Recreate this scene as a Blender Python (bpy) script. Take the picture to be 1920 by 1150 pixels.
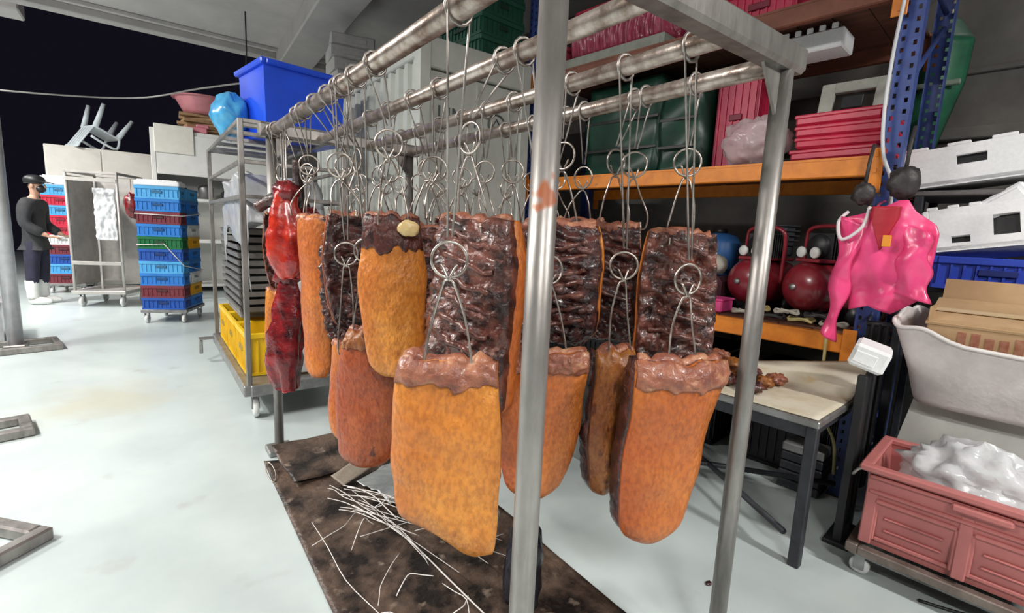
import bpy, math, random
from mathutils import Vector, Matrix, noise, Euler
for _o in list(bpy.data.objects): bpy.data.objects.remove(_o)
S = bpy.context.scene
COL = S.collection
R = math.radians
PI = math.pi
# ------------------------------------------------------------------ camera
yaw, pitch, roll = 0.648588, 0.150214, 0.045805
fw = Vector((math.sin(yaw)*math.cos(pitch), math.cos(yaw)*math.cos(pitch), -math.sin(pitch)))
rt = Vector((math.cos(yaw), -math.sin(yaw), 0)); up = rt.cross(fw)
r2 = rt*math.cos(roll)+up*math.sin(roll); u2 = -rt*math.sin(roll)+up*math.cos(roll)
cd = bpy.data.cameras.new('camera'); cam = bpy.data.objects.new('camera', cd); COL.objects.link(cam)
cd.sensor_width = 36; cd.lens = 36*908.6/1920; cd.clip_start = .05; cd.clip_end = 200
cam.matrix_world = Matrix(((r2.x, u2.x, -fw.x, 0), (r2.y, u2.y, -fw.y, 0), (r2.z, u2.z, -fw.z, 1.3), (0, 0, 0, 1)))
S.camera = cam
# ------------------------------------------------------------------ world (night outside) and exposure
wd = bpy.data.worlds.new('night'); S.world = wd; wd.use_nodes = True
wd.node_tree.nodes['Background'].inputs[0].default_value = (.010, .009, .016, 1)
wd.node_tree.nodes['Background'].inputs[1].default_value = .6
S.view_settings.view_transform = 'Standard'; S.view_settings.look = 'None'
S.view_settings.gamma = 1; S.view_settings.use_curve_mapping = False
S.view_settings.exposure = -.14
# ceiling fluorescent fittings: position, length direction, power
LIGHTS = [((-2.1, 2.4, 3.42), 90, 210), ((-2.6, 5.6, 3.42), 90, 230), ((-.9, -2.2, 3.42), 90, 150), ((2.0, -2.4, 3.42), 90, 190), ((-4.2, 3.6, 3.42), 90, 100)]
YARD = [((-3.2, 7.9, 4.4), 480), ((-4.2, 10.6, 4.4), 200)]

# ------------------------------------------------------------------ helpers
class MB:
    def __init__(s): s.v = []; s.f = []; s.sm = []; s.mi = []
    def add(s, vs, fs, smooth=False, mi=0, M=None):
        b = len(s.v)
        s.v += [tuple(M @ Vector(p)) if M else tuple(p) for p in vs]
        for f in fs:
            s.f.append(tuple(i+b for i in f)); s.sm.append(smooth); s.mi.append(mi)
        return s
    def box(s, c, d, rot=None, ch=0, mi=0, M=None):
        hx, hy, hz = d[0]/2, d[1]/2, d[2]/2
        c = Vector(c)
        ro = Euler(rot).to_matrix() if rot else None
        if ch <= 0:
            vs = [Vector((x*hx, y*hy, z*hz)) for z in (-1, 1) for y in (-1, 1) for x in (-1, 1)]
            fs = [(0, 2, 3, 1), (4, 5, 7, 6), (0, 1, 5, 4), (2, 6, 7, 3), (0, 4, 6, 2), (1, 3, 7, 5)]
        else:
            ch = min(ch, hx*.9, hy*.9, hz*.9)
            vs = []; idx = {}
            for sx in (-1, 1):
                for sy in (-1, 1):
                    for sz in (-1, 1):
                        for a in range(3):
                            q = [sx*(hx-ch), sy*(hy-ch), sz*(hz-ch)]
                            q[a] = (sx*hx, sy*hy, sz*hz)[a]
                            idx[(sx, sy, sz, a)] = len(vs); vs.append(Vector(q))
            fs = []
            for a in range(3):
                b_, c_ = [k for k in range(3) if k != a]
                for sg in (-1, 1):
                    ring = []
                    for (p, q) in ((-1, -1), (1, -1), (1, 1), (-1, 1)):
                        t = [0, 0, 0]; t[a] = sg; t[b_] = p; t[c_] = q
                        ring.append(idx[(t[0], t[1], t[2], a)])
                    fs.append(tuple(ring))
                    # edges along axis a (faces between b_ and c_)
                for p in (-1, 1):
                    for q in (-1, 1):
                        t0 = [0, 0, 0]; t0[a] = -1; t0[b_] = p; t0[c_] = q
                        t1 = list(t0); t1[a] = 1
                        fs.append((idx[(*t0, b_)], idx[(*t1, b_)], idx[(*t1, c_)], idx[(*t0, c_)]))
            for sx in (-1, 1):
                for sy in (-1, 1):
                    for sz in (-1, 1): fs.append(tuple(idx[(sx, sy, sz, a)] for a in range(3)))
            # orient outward
            out = []
            for f in fs:
                n = (vs[f[1]]-vs[f[0]]).cross(vs[f[2]]-vs[f[0]]); m = sum((vs[i] for i in f), Vector())/len(f)
                out.append(f if n.dot(m) > 0 else tuple(reversed(f)))
            fs = out
        vs = [(ro @ p if ro else p)+c for p in vs]
        return s.add(vs, fs, False, mi, M)
    def tube(s, pts, r, n=8, closed=False, caps=True, mi=0, M=None, flat=1):
        pts = [Vector(p) for p in pts]; N = len(pts)
        rr = r if isinstance(r, (list, tuple)) else [r]*N
        vs = []; prev = None
        for i, p in enumerate(pts):
            if closed: t = (pts[(i+1) % N]-pts[i-1]).normalized()
            else: t = (pts[min(i+1, N-1)]-pts[max(i-1, 0)]).normalized()
            if prev is None:
                a = Vector((0, 0, 1)) if abs(t.z) < .9 else Vector((1, 0, 0))
                u = t.cross(a).normalized()
            else:
                u = (prev-t*prev.dot(t))
                u = u.normalized() if u.length > 1e-6 else t.orthogonal().normalized()
            prev = u; w = t.cross(u)
            for k in range(n):
                a = 2*PI*k/n
                vs.append(p+(u*math.cos(a)+w*math.sin(a)*flat)*rr[i])
        fs = []
        for i in range(N if closed else N-1):
            j = (i+1) % N
            for k in range(n):
                l = (k+1) % n
                fs.append((i*n+k, i*n+l, j*n+l, j*n+k))
        if caps and not closed:
            fs.append(tuple(range(n-1, -1, -1))); fs.append(tuple((N-1)*n+k for k in range(n)))
        return s.add(vs, fs, True, mi, M)
    def lathe(s, prof, n=24, c=(0, 0, 0), rot=None, mi=0, M=None, sx=1, sy=1):
        ro = Euler(rot).to_matrix() if rot else Matrix.Identity(3); c = Vector(c)
        vs = []; fs = []
        for (r, z) in prof:
            for k in range(n):
                a = 2*PI*k/n; vs.append(ro @ Vector((r*math.cos(a)*sx, r*math.sin(a)*sy, z))+c)
        for i in range(len(prof)-1):
            for k in range(n):
                l = (k+1) % n; fs.append((i*n+k, i*n+l, (i+1)*n+l, (i+1)*n+k))
        if prof[0][0] > 1e-5: fs.append(tuple(range(n-1, -1, -1)))
        if prof[-1][0] > 1e-5: fs.append(tuple((len(prof)-1)*n+k for k in range(n)))
        return s.add(vs, fs, True, mi, M)
    def shell(s, fa, fb, nu, nv, mi=0, M=None):
        """closed solid between two grids fa(u,v), fb(u,v), u,v in 0..1"""
        vs = []
        for fn in (fa, fb):
            for j in range(nv+1):
                for i in range(nu+1): vs.append(fn(i/nu, j/nv))
        w = nu+1; o = w*(nv+1); fs = []
        for j in range(nv):
            for i in range(nu):
                a = j*w+i; fs.append((a, a+w, a+w+1, a+1)); fs.append((o+a, o+a+1, o+a+w+1, o+a+w))
        bd = [i for i in range(w)]+[j*w+nu for j in range(1, nv+1)]+[nv*w+i for i in range(nu-1, -1, -1)]+[j*w for j in range(nv-1, 0, -1)]
        for k in range(len(bd)):
            a, b = bd[k], bd[(k+1) % len(bd)]; fs.append((a, b, o+b, o+a))
        return s.add(vs, fs, True, mi, M)
    def build(s, name, mats, parent=None, loc=(0, 0, 0), rz=0):
        me = bpy.data.meshes.new(name); me.from_pydata(s.v, [], s.f)
        for m in (mats if isinstance(mats, (list, tuple)) else [mats]): me.materials.append(m)
        me.polygons.foreach_set('use_smooth', s.sm); me.polygons.foreach_set('material_index', s.mi)
        me.update()
        o = bpy.data.objects.new(name, me); COL.objects.link(o)
        o.location = loc; o.rotation_euler = (0, 0, rz)
        if parent: o.parent = parent
        return o
def tag(o, label, cat, group=None):
    o['label'] = label; o['category'] = cat
    if group: o['group'] = group
    return o
def thing(name, label, cat, loc=(0, 0, 0), rz=0, group=None):
    o = bpy.data.objects.new(name, None); COL.objects.link(o); o.location = loc; o.rotation_euler = (0, 0, rz)
    return tag(o, label, cat, group)
def struct(o): o['kind'] = 'structure'; return o
def arc(c, r, a0, a1, n, pl='xz'):
    out = []
    for i in range(n+1):
        a = a0+(a1-a0)*i/n; x, y = r*math.cos(a), r*math.sin(a)
        out.append({'xz': (c[0]+x, c[1], c[2]+y), 'yz': (c[0], c[1]+x, c[2]+y), 'xy': (c[0]+x, c[1]+y, c[2])}[pl])
    return out
def smooth(pts, k=4):
    pts = [Vector(p) for p in pts]; out = []
    for i in range(len(pts)-1):
        p0 = pts[max(i-1, 0)]; p1 = pts[i]; p2 = pts[i+1]; p3 = pts[min(i+2, len(pts)-1)]
        for j in range(k):
            t = j/k
            out.append(.5*((2*p1)+(p2-p0)*t+(2*p0-5*p1+4*p2-p3)*t*t+(3*p1-p0-3*p2+p3)*t**3))
    out.append(pts[-1]); return out
def fbm(p, o=3):
    s = 0; a = 1
    for _ in range(o):
        s += a*noise.noise(p); p = p*2.03+Vector((3.1, 1.7, 5.2)); a *= .5
    return s
_ico = {}
def blob(mb, c, rad, amp=.15, freq=2.0, seed=0, n=28, ridged=False, flatb=None, mi=0, M=None):
    """crumpled closed blob"""
    c = Vector(c); vs = []; fs = []; m = n//2
    sd = Vector((seed*7.3, seed*3.1, seed*1.7))
    for j in range(m+1):
        th = PI*j/m
        for k in range(n):
            ph = 2*PI*k/n
            d = Vector((math.sin(th)*math.cos(ph), math.sin(th)*math.sin(ph), math.cos(th)))
            q = fbm(d*freq+sd, 4)
            if ridged: q = .5-abs(q)*1.6
            p = Vector((d.x*rad[0], d.y*rad[1], d.z*rad[2]))*(1+amp*q)
            if flatb is not None and p.z < flatb: p.z = flatb+(p.z-flatb)*.08
            vs.append(p+c)
    for j in range(m):
        for k in range(n):
            l = (k+1) % n; fs.append((j*n+k, (j+1)*n+k, (j+1)*n+l, j*n+l))
    return mb.add(vs, fs, True, mi, M)

# ------------------------------------------------------------------ materials
MATS = {}
def mat(name, c1, c2=None, rough=.5, metal=0, scale=8, bump=0, bscale=None, contrast=(.35, .65), alpha=1, trans=0, sss=0, detail=6, c3=None, s3=None, t3=.6, stretch=None, coat=0, emit=None, spec=None):
    if name in MATS: return MATS[name]
    m = bpy.data.materials.new(name); m.use_nodes = True; nt = m.node_tree; N = nt.nodes; L = nt.links
    b = N['Principled BSDF']
    b.inputs['Roughness'].default_value = rough; b.inputs['Metallic'].default_value = metal
    b.inputs['Alpha'].default_value = alpha; b.inputs['Transmission Weight'].default_value = trans
    if spec is not None: b.inputs['Specular IOR Level'].default_value = spec
    if coat: b.inputs['Coat Weight'].default_value = coat; b.inputs['Coat Roughness'].default_value = .15
    if sss: b.inputs['Subsurface Weight'].default_value = sss; b.inputs['Subsurface Radius'].default_value = (.02, .01, .005)
    if emit: b.inputs['Emission Color'].default_value = (*c1, 1); b.inputs['Emission Strength'].default_value = emit
    tc = N.new('ShaderNodeTexCoord'); mp = N.new('ShaderNodeMapping'); L.new(tc.outputs['Object'], mp.inputs['Vector'])
    if stretch: mp.inputs['Scale'].default_value = stretch
    c2 = c2 or tuple(x*.85 for x in c1)
    nz = N.new('ShaderNodeTexNoise'); nz.inputs['Scale'].default_value = scale; nz.inputs['Detail'].default_value = detail; nz.inputs['Roughness'].default_value = .62
    L.new(mp.outputs['Vector'], nz.inputs['Vector'])
    cr = N.new('ShaderNodeValToRGB'); cr.color_ramp.elements[0].position = contrast[0]; cr.color_ramp.elements[1].position = contrast[1]
    cr.color_ramp.elements[0].color = (*c2, 1); cr.color_ramp.elements[1].color = (*c1, 1)
    L.new(nz.outputs['Fac'], cr.inputs['Fac']); out = cr.outputs['Color']
    if c3:
        n3 = N.new('ShaderNodeTexNoise'); n3.inputs['Scale'].default_value = s3 or scale*4; n3.inputs['Detail'].default_value = 4
        L.new(mp.outputs['Vector'], n3.inputs['Vector'])
        r3 = N.new('ShaderNodeValToRGB'); r3.color_ramp.elements[0].position = t3; r3.color_ramp.elements[1].position = min(t3+.12, 1)
        L.new(n3.outputs['Fac'], r3.inputs['Fac'])
        mx = N.new('ShaderNodeMix'); mx.data_type = 'RGBA'; mx.inputs[7].default_value = (*c3, 1)
        L.new(r3.outputs['Color'], mx.inputs[0]); L.new(out, mx.inputs[6]); out = mx.outputs[2]
    L.new(out, b.inputs['Base Color'])
    if bump:
        nb = N.new('ShaderNodeTexNoise'); nb.inputs['Scale'].default_value = bscale or scale*3; nb.inputs['Detail'].default_value = 6
        L.new(mp.outputs['Vector'], nb.inputs['Vector'])
        bp = N.new('ShaderNodeBump'); bp.inputs['Strength'].default_value = bump; bp.inputs['Distance'].default_value = .01
        L.new(nb.outputs['Fac'], bp.inputs['Height']); L.new(bp.outputs['Normal'], b.inputs['Normal'])
    MATS[name] = m; return m
def plastic(name, c, rough=.4, **k):
    return mat(name, c, tuple(x*.82 for x in c), rough=rough, scale=5, bump=k.pop('bump', .05), **k)
steel = mat('stainless_steel', (.38, .36, .34), (.21, .195, .185), .42, .75, 14, .08, 60, stretch=(1, 1, .25))
rail_m = mat('greasy_steel_rail', (.56, .49, .44), (.20, .14, .11), .30, .75, 16, .15, 40)
galv = mat('galvanised_steel', (.42, .42, .41), (.28, .27, .27), .42, .8, 12, .05)
darksteel = mat('dark_painted_steel', (.05, .055, .065), (.03, .03, .035), .5, .3, 12, .05)
wire_m = mat('hook_wire', (.62, .57, .52), (.34, .28, .24), .32, .9, 30)
cord_m = mat('hook_cord_wire', (.46, .43, .40), (.26, .23, .21), .4, .8, 30)
black = mat('black_plastic', (.012, .012, .014), (.02, .02, .022), .45, 0, 10, .1)
blackcloth = mat('black_cloth', (.020, .020, .024), (.010, .010, .012), .8, 0, 10, .3)
white_p = plastic('white_plastic', (.78, .79, .77))
foam = mat('polystyrene_foam', (.90, .91, .92), (.84, .85, .86), .75, 0, 60, .15, 160)
cream = mat('cream_painted_panel', (.74, .71, .65), (.66, .63, .58), .5, 0, 3, .02)
whitepan = mat('white_painted_panel', (.86, .86, .83), (.78, .78, .75), .5, 0, 3, .02)
contm = mat('pale_grey_painted_steel', (.52, .54, .50), (.43, .45, .42), .45, 0, 4, .03)
orange = mat('orange_painted_steel', (.78, .25, .02), (.62, .18, .015), .45, 0, 14, .06, c3=(.22, .10, .05), s3=20, t3=.68)
bluep = mat('blue_painted_steel', (.045, .085, .30), (.03, .05, .19), .45, 0, 12, .06, c3=(.10, .10, .14), s3=26, t3=.66)
wood_d = mat('stained_shelf_timber', (.15, .058, .035), (.07, .026, .016), .7, 0, 6, .2, stretch=(4, .5, 4))
card = mat('cardboard', (.50, .33, .18), (.42, .27, .14), .8, 0, 6, .08, c3=(.60, .42, .26), s3=5, t3=.6)
wetcard = mat('greasy_wet_cardboard', (.135, .090, .066), (.012, .009, .008), .36, 0, 5, .8, 34, contrast=(.40, .62), c3=(.26, .20, .155), s3=14, t3=.62)
floorm = mat('pale_green_epoxy_floor', (.55, .615, .605), (.47, .53, .53), .30, 0, 1.3, .03, 22, c3=(.41, .43, .405), s3=3.1, t3=.64)
def floor_stain(m, c, r, col):
    nt = m.node_tree; N = nt.nodes; L = nt.links; b = N['Principled BSDF']; src = b.inputs['Base Color'].links[0].from_socket
    tc = N.new('ShaderNodeTexCoord'); vd = N.new('ShaderNodeVectorMath'); vd.operation = 'DISTANCE'; vd.inputs[1].default_value = c; L.new(tc.outputs['Object'], vd.inputs[0])
    nz = N.new('ShaderNodeTexNoise'); nz.inputs['Scale'].default_value = 3.5; L.new(tc.outputs['Object'], nz.inputs['Vector'])
    ma = N.new('ShaderNodeMath'); ma.operation = 'MULTIPLY_ADD'; ma.inputs[1].default_value = .7; L.new(nz.outputs['Fac'], ma.inputs[0]); L.new(vd.outputs['Value'], ma.inputs[2])
    mr = N.new('ShaderNodeMapRange'); mr.inputs[1].default_value = r+.35; mr.inputs[2].default_value = r*.3+.35; mr.inputs[4].default_value = .55; L.new(ma.outputs[0], mr.inputs[0])
    mx = N.new('ShaderNodeMix'); mx.data_type = 'RGBA'; mx.inputs[7].default_value = (*col, 1); L.new(mr.outputs[0], mx.inputs[0]); L.new(src, mx.inputs[6]); L.new(mx.outputs[2], b.inputs['Base Color'])
floor_stain(floorm, (-0.27, 4.33, 0), .55, (.47, .45, .33))
wallm = mat('grey_render_wall', (.15, .142, .13), (.10, .094, .088), .85, 0, 3, .25, 30)
ceilm = mat('grey_concrete_soffit', (.54, .50, .485), (.44, .41, .40), .8, 0, 2, .15, 16)
skin_m = mat('skin', (.50, .30, .21), (.44, .25, .17), .5, 0, 20, sss=.1)
clearbag = mat('clear_plastic_film', (.78, .78, .79), (.66, .66, .68), .16, 0, 6, .4, 14, alpha=.42)
thickbag = mat('cloudy_plastic_film', (.80, .82, .83), (.62, .64, .66), .2, 0, 6, .5, 12, alpha=.78)
greybag = mat('grey_plastic_film', (.46, .47, .49), (.34, .35, .37), .22, 0, 5, .5, 12, alpha=.88)
rubber = mat('grey_rubber', (.30, .30, .30), (.2, .2, .2), .7)
# meat: rind (crackled golden), dark rib side, fat
def rindmat(n, a, b, c, t=.60):
    """crackled roast skin: broad hue drift, fine fibrous mottling, dark scorched flecks"""
    m = mat(n, a, b, .36, 0, 7, .55, 85, contrast=(.34, .66), c3=c, s3=34, t3=t, coat=.12, sss=.04, stretch=(1, 1, .6))
    nt = m.node_tree; N = nt.nodes; L = nt.links; bs = N['Principled BSDF']; src = bs.inputs['Base Color'].links[0].from_socket
    mp = [q for q in N if q.type == 'MAPPING'][0]
    n0 = N.new('ShaderNodeTexNoise'); n0.inputs['Scale'].default_value = 3.2; n0.inputs['Detail'].default_value = 3; L.new(mp.outputs[0], n0.inputs['Vector'])
    r0 = N.new('ShaderNodeValToRGB'); r0.color_ramp.elements[0].position = .48; r0.color_ramp.elements[1].position = .72; L.new(n0.outputs['Fac'], r0.inputs['Fac'])
    m0 = N.new('ShaderNodeMix'); m0.data_type = 'RGBA'; m0.inputs[7].default_value = (b[0]*.72, b[1]*.52, b[2]*.6, 1); L.new(r0.outputs[0], m0.inputs[0]); L.new(src, m0.inputs[6]); src = m0.outputs[2]
    nz = N.new('ShaderNodeTexNoise'); nz.inputs['Scale'].default_value = 95; nz.inputs['Detail'].default_value = 6; L.new(mp.outputs[0], nz.inputs['Vector'])
    cr = N.new('ShaderNodeValToRGB'); cr.color_ramp.elements[0].position = .36; cr.color_ramp.elements[1].position = .60
    cr.color_ramp.elements[0].color = (.62, .50, .42, 1); cr.color_ramp.elements[1].color = (1.1, 1.08, 1.04, 1); L.new(nz.outputs['Fac'], cr.inputs['Fac'])
    mx = N.new('ShaderNodeMix'); mx.data_type = 'RGBA'; mx.blend_type = 'MULTIPLY'; mx.inputs[0].default_value = .6
    L.new(src, mx.inputs[6]); L.new(cr.outputs[0], mx.inputs[7]); L.new(mx.outputs[2], bs.inputs['Base Color'])
    return m
rind_gold = rindmat('golden_rind', (.76, .34, .060), (.66, .23, .032), (.40, .11, .02), .66)
rind_org = rindmat('orange_rind', (.66, .235, .042), (.52, .13, .022), (.24, .055, .014), .65)
rind_red = rindmat('reddish_rind', (.54, .15, .036), (.36, .07, .02), (.13, .028, .012), .62)
rind_brown = rindmat('brown_rind', (.48, .20, .040), (.24, .07, .016), (.07, .02, .010), .56)
rind_burnt = rindmat('burnt_top_rind', (.16, .038, .022), (.05, .014, .014), (.02, .008, .008), .5)
meat_d = mat('dark_cured_meat', (.125, .036, .028), (.016, .006, .007), .26, 0, 22, .9, 55, contrast=(.40, .66), c3=(.30, .13, .10), s3=34, t3=.64, coat=.35)
meat_b = mat('brown_cured_meat', (.20, .062, .042), (.028, .010, .009), .28, 0, 20, .9, 50, contrast=(.40, .64), c3=(.40, .20, .15), s3=30, t3=.63, coat=.35)
rib_m = mat('cured_rib_bone', (.20, .070, .050), (.045, .016, .014), .25, 0, 22, .5, 60, coat=.3)
fat_m = mat('cured_cut_edge', (.42, .16, .085), (.20, .06, .04), .36, 0, 20, .7, 60, c3=(.56, .30, .17), s3=24, t3=.58, coat=.2)
red_meat = mat('red_glazed_pork', (.66, .045, .020), (.26, .010, .010), .18, 0, 11, .5, 40, coat=.5, sss=.05)
dkred_meat = mat('dark_red_glazed_pork', (.30, .014, .018), (.04, .006, .008), .2, 0, 12, .6, 40, coat=.4)
# rusty front post: rust patches around breast height
def rustpost():
    m = mat('rust_marked_steel_post', (.40, .38, .36), (.24, .225, .21), .4, .75, 12, .08, 50, stretch=(1, 1, .3)); nt = m.node_tree; N = nt.nodes; L = nt.links
    b = N['Principled BSDF']; src = b.inputs['Base Color'].links[0].from_socket
    tc = N.new('ShaderNodeTexCoord'); sp = N.new('ShaderNodeSeparateXYZ'); L.new(tc.outputs['Object'], sp.inputs[0])
    nz = N.new('ShaderNodeTexNoise'); nz.inputs['Scale'].default_value = 17; L.new(tc.outputs['Object'], nz.inputs['Vector'])
    m1 = N.new('ShaderNodeMath'); m1.operation = 'SUBTRACT'; m1.inputs[1].default_value = 1.37; L.new(sp.outputs['Z'], m1.inputs[0])
    m2 = N.new('ShaderNodeMath'); m2.operation = 'ABSOLUTE'; L.new(m1.outputs[0], m2.inputs[0])
    mr = N.new('ShaderNodeMapRange'); mr.inputs[1].default_value = 0; mr.inputs[2].default_value = .13; mr.inputs[3].default_value = .24; mr.inputs[4].default_value = -.35
    L.new(m2.outputs[0], mr.inputs[0])
    ad = N.new('ShaderNodeMath'); ad.operation = 'ADD'; L.new(nz.outputs['Fac'], ad.inputs[0]); L.new(mr.outputs[0], ad.inputs[1])
    cr = N.new('ShaderNodeValToRGB'); cr.color_ramp.elements[0].position = .62; cr.color_ramp.elements[1].position = .70; L.new(ad.outputs[0], cr.inputs[0])
    mx = N.new('ShaderNodeMix'); mx.data_type = 'RGBA'; mx.inputs[7].default_value = (.33, .10, .04, 1)
    L.new(cr.outputs[0], mx.inputs[0]); L.new(src, mx.inputs[6]); L.new(mx.outputs[2], b.inputs['Base Color'])
    iv = N.new('ShaderNodeMath'); iv.operation = 'MULTIPLY_ADD'; iv.inputs[1].default_value = -.72; iv.inputs[2].default_value = .75
    L.new(cr.outputs[0], iv.inputs[0]); L.new(iv.outputs[0], b.inputs['Metallic'])
    return m
rust_m = rustpost()

# ------------------------------------------------------------------ shelf frame (long wall side)
A6 = R(6); DS = Vector((-math.sin(A6), math.cos(A6), 0)); DN = Vector((math.cos(A6), math.sin(A6), 0)); P0 = Vector((2.834, .836, 0))
def SP(off, s, z=0): return P0+DN*off+DS*s+Vector((0, 0, z))

# ------------------------------------------------------------------ setting
m = MB(); m.add([(-9, -4, 0), (7, -4, 0), (7, 22, 0), (-9, 22, 0), (-9, -4, -.1), (7, -4, -.1), (7, 22, -.1), (-9, 22, -.1)], [(0, 1, 2, 3), (7, 6, 5, 4), (0, 4, 5, 1), (1, 5, 6, 2), (2, 6, 7, 3), (3, 7, 4, 0)])
struct(m.build('floor', floorm))
# right wall: rendered masonry with a ledge line, ends of it stay out of view
m = MB(); m.box((0, 0, 1.8), (.2, 12, 3.6))
wr = struct(m.build('wall_right', wallm, None, SP(1.35, 2.4), A6))
for z, h, p in ((2.40, .035, .02), (2.03, .07, .06)):
    m = MB(); m.box((-.1-p/2, 0, z), (p, 12, h), ch=.006); m.build('ledge', wallm, wr)
# back wall behind the pale cabin
m = MB(); m.box((3.1, 7.9, 1.8), (3.0, .2, 3.6)); struct(m.build('wall_back', wallm))
# soffit with beams
m = MB(); m.box((-1.2, 2.0, 3.7), (10.4, 11.6, .2)); cl = struct(m.build('ceiling', ceilm))
m = MB(); m.box((-1.2, 7.72, 3.545), (10.4, .16, .09), ch=.01); m.build('edge_beam', ceilm, cl)
m = MB(); m.box((-1.2, 7.50, 3.575), (10.4, .05, .05), ch=.008); m.build('edge_strip', ceilm, cl)
m = MB(); m.box((1.62, 4.9, 3.5), (.42, 5.4, .22), (0, 0, R(-3)), ch=.015); m.build('roof_beam', ceilm, cl)
m = MB(); m.box((-1.55, 8.25, 3.62), (1.1, .42, .22), (0, 0, 0), ch=.015); m.build('beam_end', ceilm, cl)
m = MB(); m.tube([(1.02, 6.5, 3.6), (1.02, 6.5, 3.2), (1.0, 6.5, 2.8)], .008, 6); m.build('drop_cable', black, cl)
# ceiling tube fittings
for i, (p, rz, pw) in enumerate(LIGHTS):
    t = thing('tube_light', 'fluorescent tube fitting fixed under the grey ceiling', 'lamp', p, R(rz), 'fluorescent fittings on the ceiling')
    m = MB(); m.box((0, 0, .05), (1.25, .09, .06), ch=.008); m.build('housing', white_p, t)
    m = MB()
    m.tube([(-.6, 0, 0), (.6, 0, 0)], .016, 10); m.build('tube', mat('lit_tube', (1, .97, .92), (1, .97, .92), .5, emit=12), t)
    m = MB(); m.box((0, 0, .1), (.03, .03, .12)); m.build('bracket', galv, t)
    l = bpy.data.lights.new('tube_glow', 'AREA'); l.shape = 'RECTANGLE'; l.size = 1.25; l.size_y = .22; l.energy = pw; l.color = (1, .97, .93)
    lo = bpy.data.objects.new('tube_glow', l); COL.objects.link(lo); lo.parent = t; lo.location = (0, 0, -.03)
for p, pw in YARD:
    t = thing('yard_lamp', 'floodlight on a pole lighting the yard', 'lamp', (p[0], p[1], 0), 0, 'floodlights over the yard')
    m = MB(); m.box((0, 0, .03), (.24, .24, .06), ch=.01); m.tube([(0, .14, .06), (0, .14, p[2]+.2)], .04, 10); m.tube([(0, .14, p[2]+.2), (0, 0, p[2]+.16)], .025, 8); m.build('pole', galv, t)
    m = MB(); m.box((0, 0, p[2]+.09), (.42, .30, .12), ch=.02); m.build('lamp_head', darksteel, t)
    l = bpy.data.lights.new('flood', 'AREA'); l.size = .4; l.energy = pw; l.color = (1, .98, .95)
    lo = bpy.data.objects.new('flood', l); COL.objects.link(lo); lo.parent = t; lo.location = (0, 0, p[2]-.01)

# ------------------------------------------------------------------ hanging rack
RX = [.55, .80, 1.07, 1.33]; RY0, RY1, RZ = .65, 2.87, 1.76
rk = thing('hanging_rack', 'tall stainless steel tube rack with rails that carries the cured pork slabs', 'rack', (.94, 1.75, 0))
def rl(p): return (p[0]-.94, p[1]-1.75, p[2])
for i, (x, y) in enumerate([(RX[0], RY0), (RX[3], RY0), (RX[0], RY1), (RX[3], RY1)]):
    m = MB(); m.tube([rl((x, y, .03)), rl((x, y, .9)), rl((x, y, RZ-.01))], .0245, 20); po = m.build('post', rust_m if i == 0 else steel, rk)
    if i == 0: po['label'] = 'steel post with rust patches'
    m = MB(); m.box(rl((x, y, .017)), (.13, .13, .034), ch=.006); m.build('foot_plate', galv, rk)
for i, x in enumerate(RX):
    m = MB(); m.tube([rl((x, RY0-(.0 if i in (0, 3) else -.02), RZ)), rl((x, RY1, RZ))], .0255 if i in (0, 3) else .023, 16); m.build('rail', rail_m, rk)
for y in (RY0, RY1):
    m = MB(); m.box(rl(((RX[0]+RX[3])/2, y, RZ+.012)), (RX[3]-RX[0]+.12, .062, .066), ch=.010); m.build('cross_beam', steel, rk)
for x, sx, y in ((RX[3], -1, RY0), (RX[3], -1, RY1), (RX[0], 1, RY1)):
    m = MB(); q = [rl((x, y-.004, RZ-.02)), rl((x+sx*.11, y-.004, RZ-.02)), rl((x, y-.004, RZ-.16))]
    q2 = [(a, b+.008, c) for a, b, c in q]
    m.add(q+q2, [(0, 1, 2), (5, 4, 3), (0, 3, 4, 1), (1, 4, 5, 2), (2, 5, 3, 0)]); m.build('gusset', steel, rk)

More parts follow.
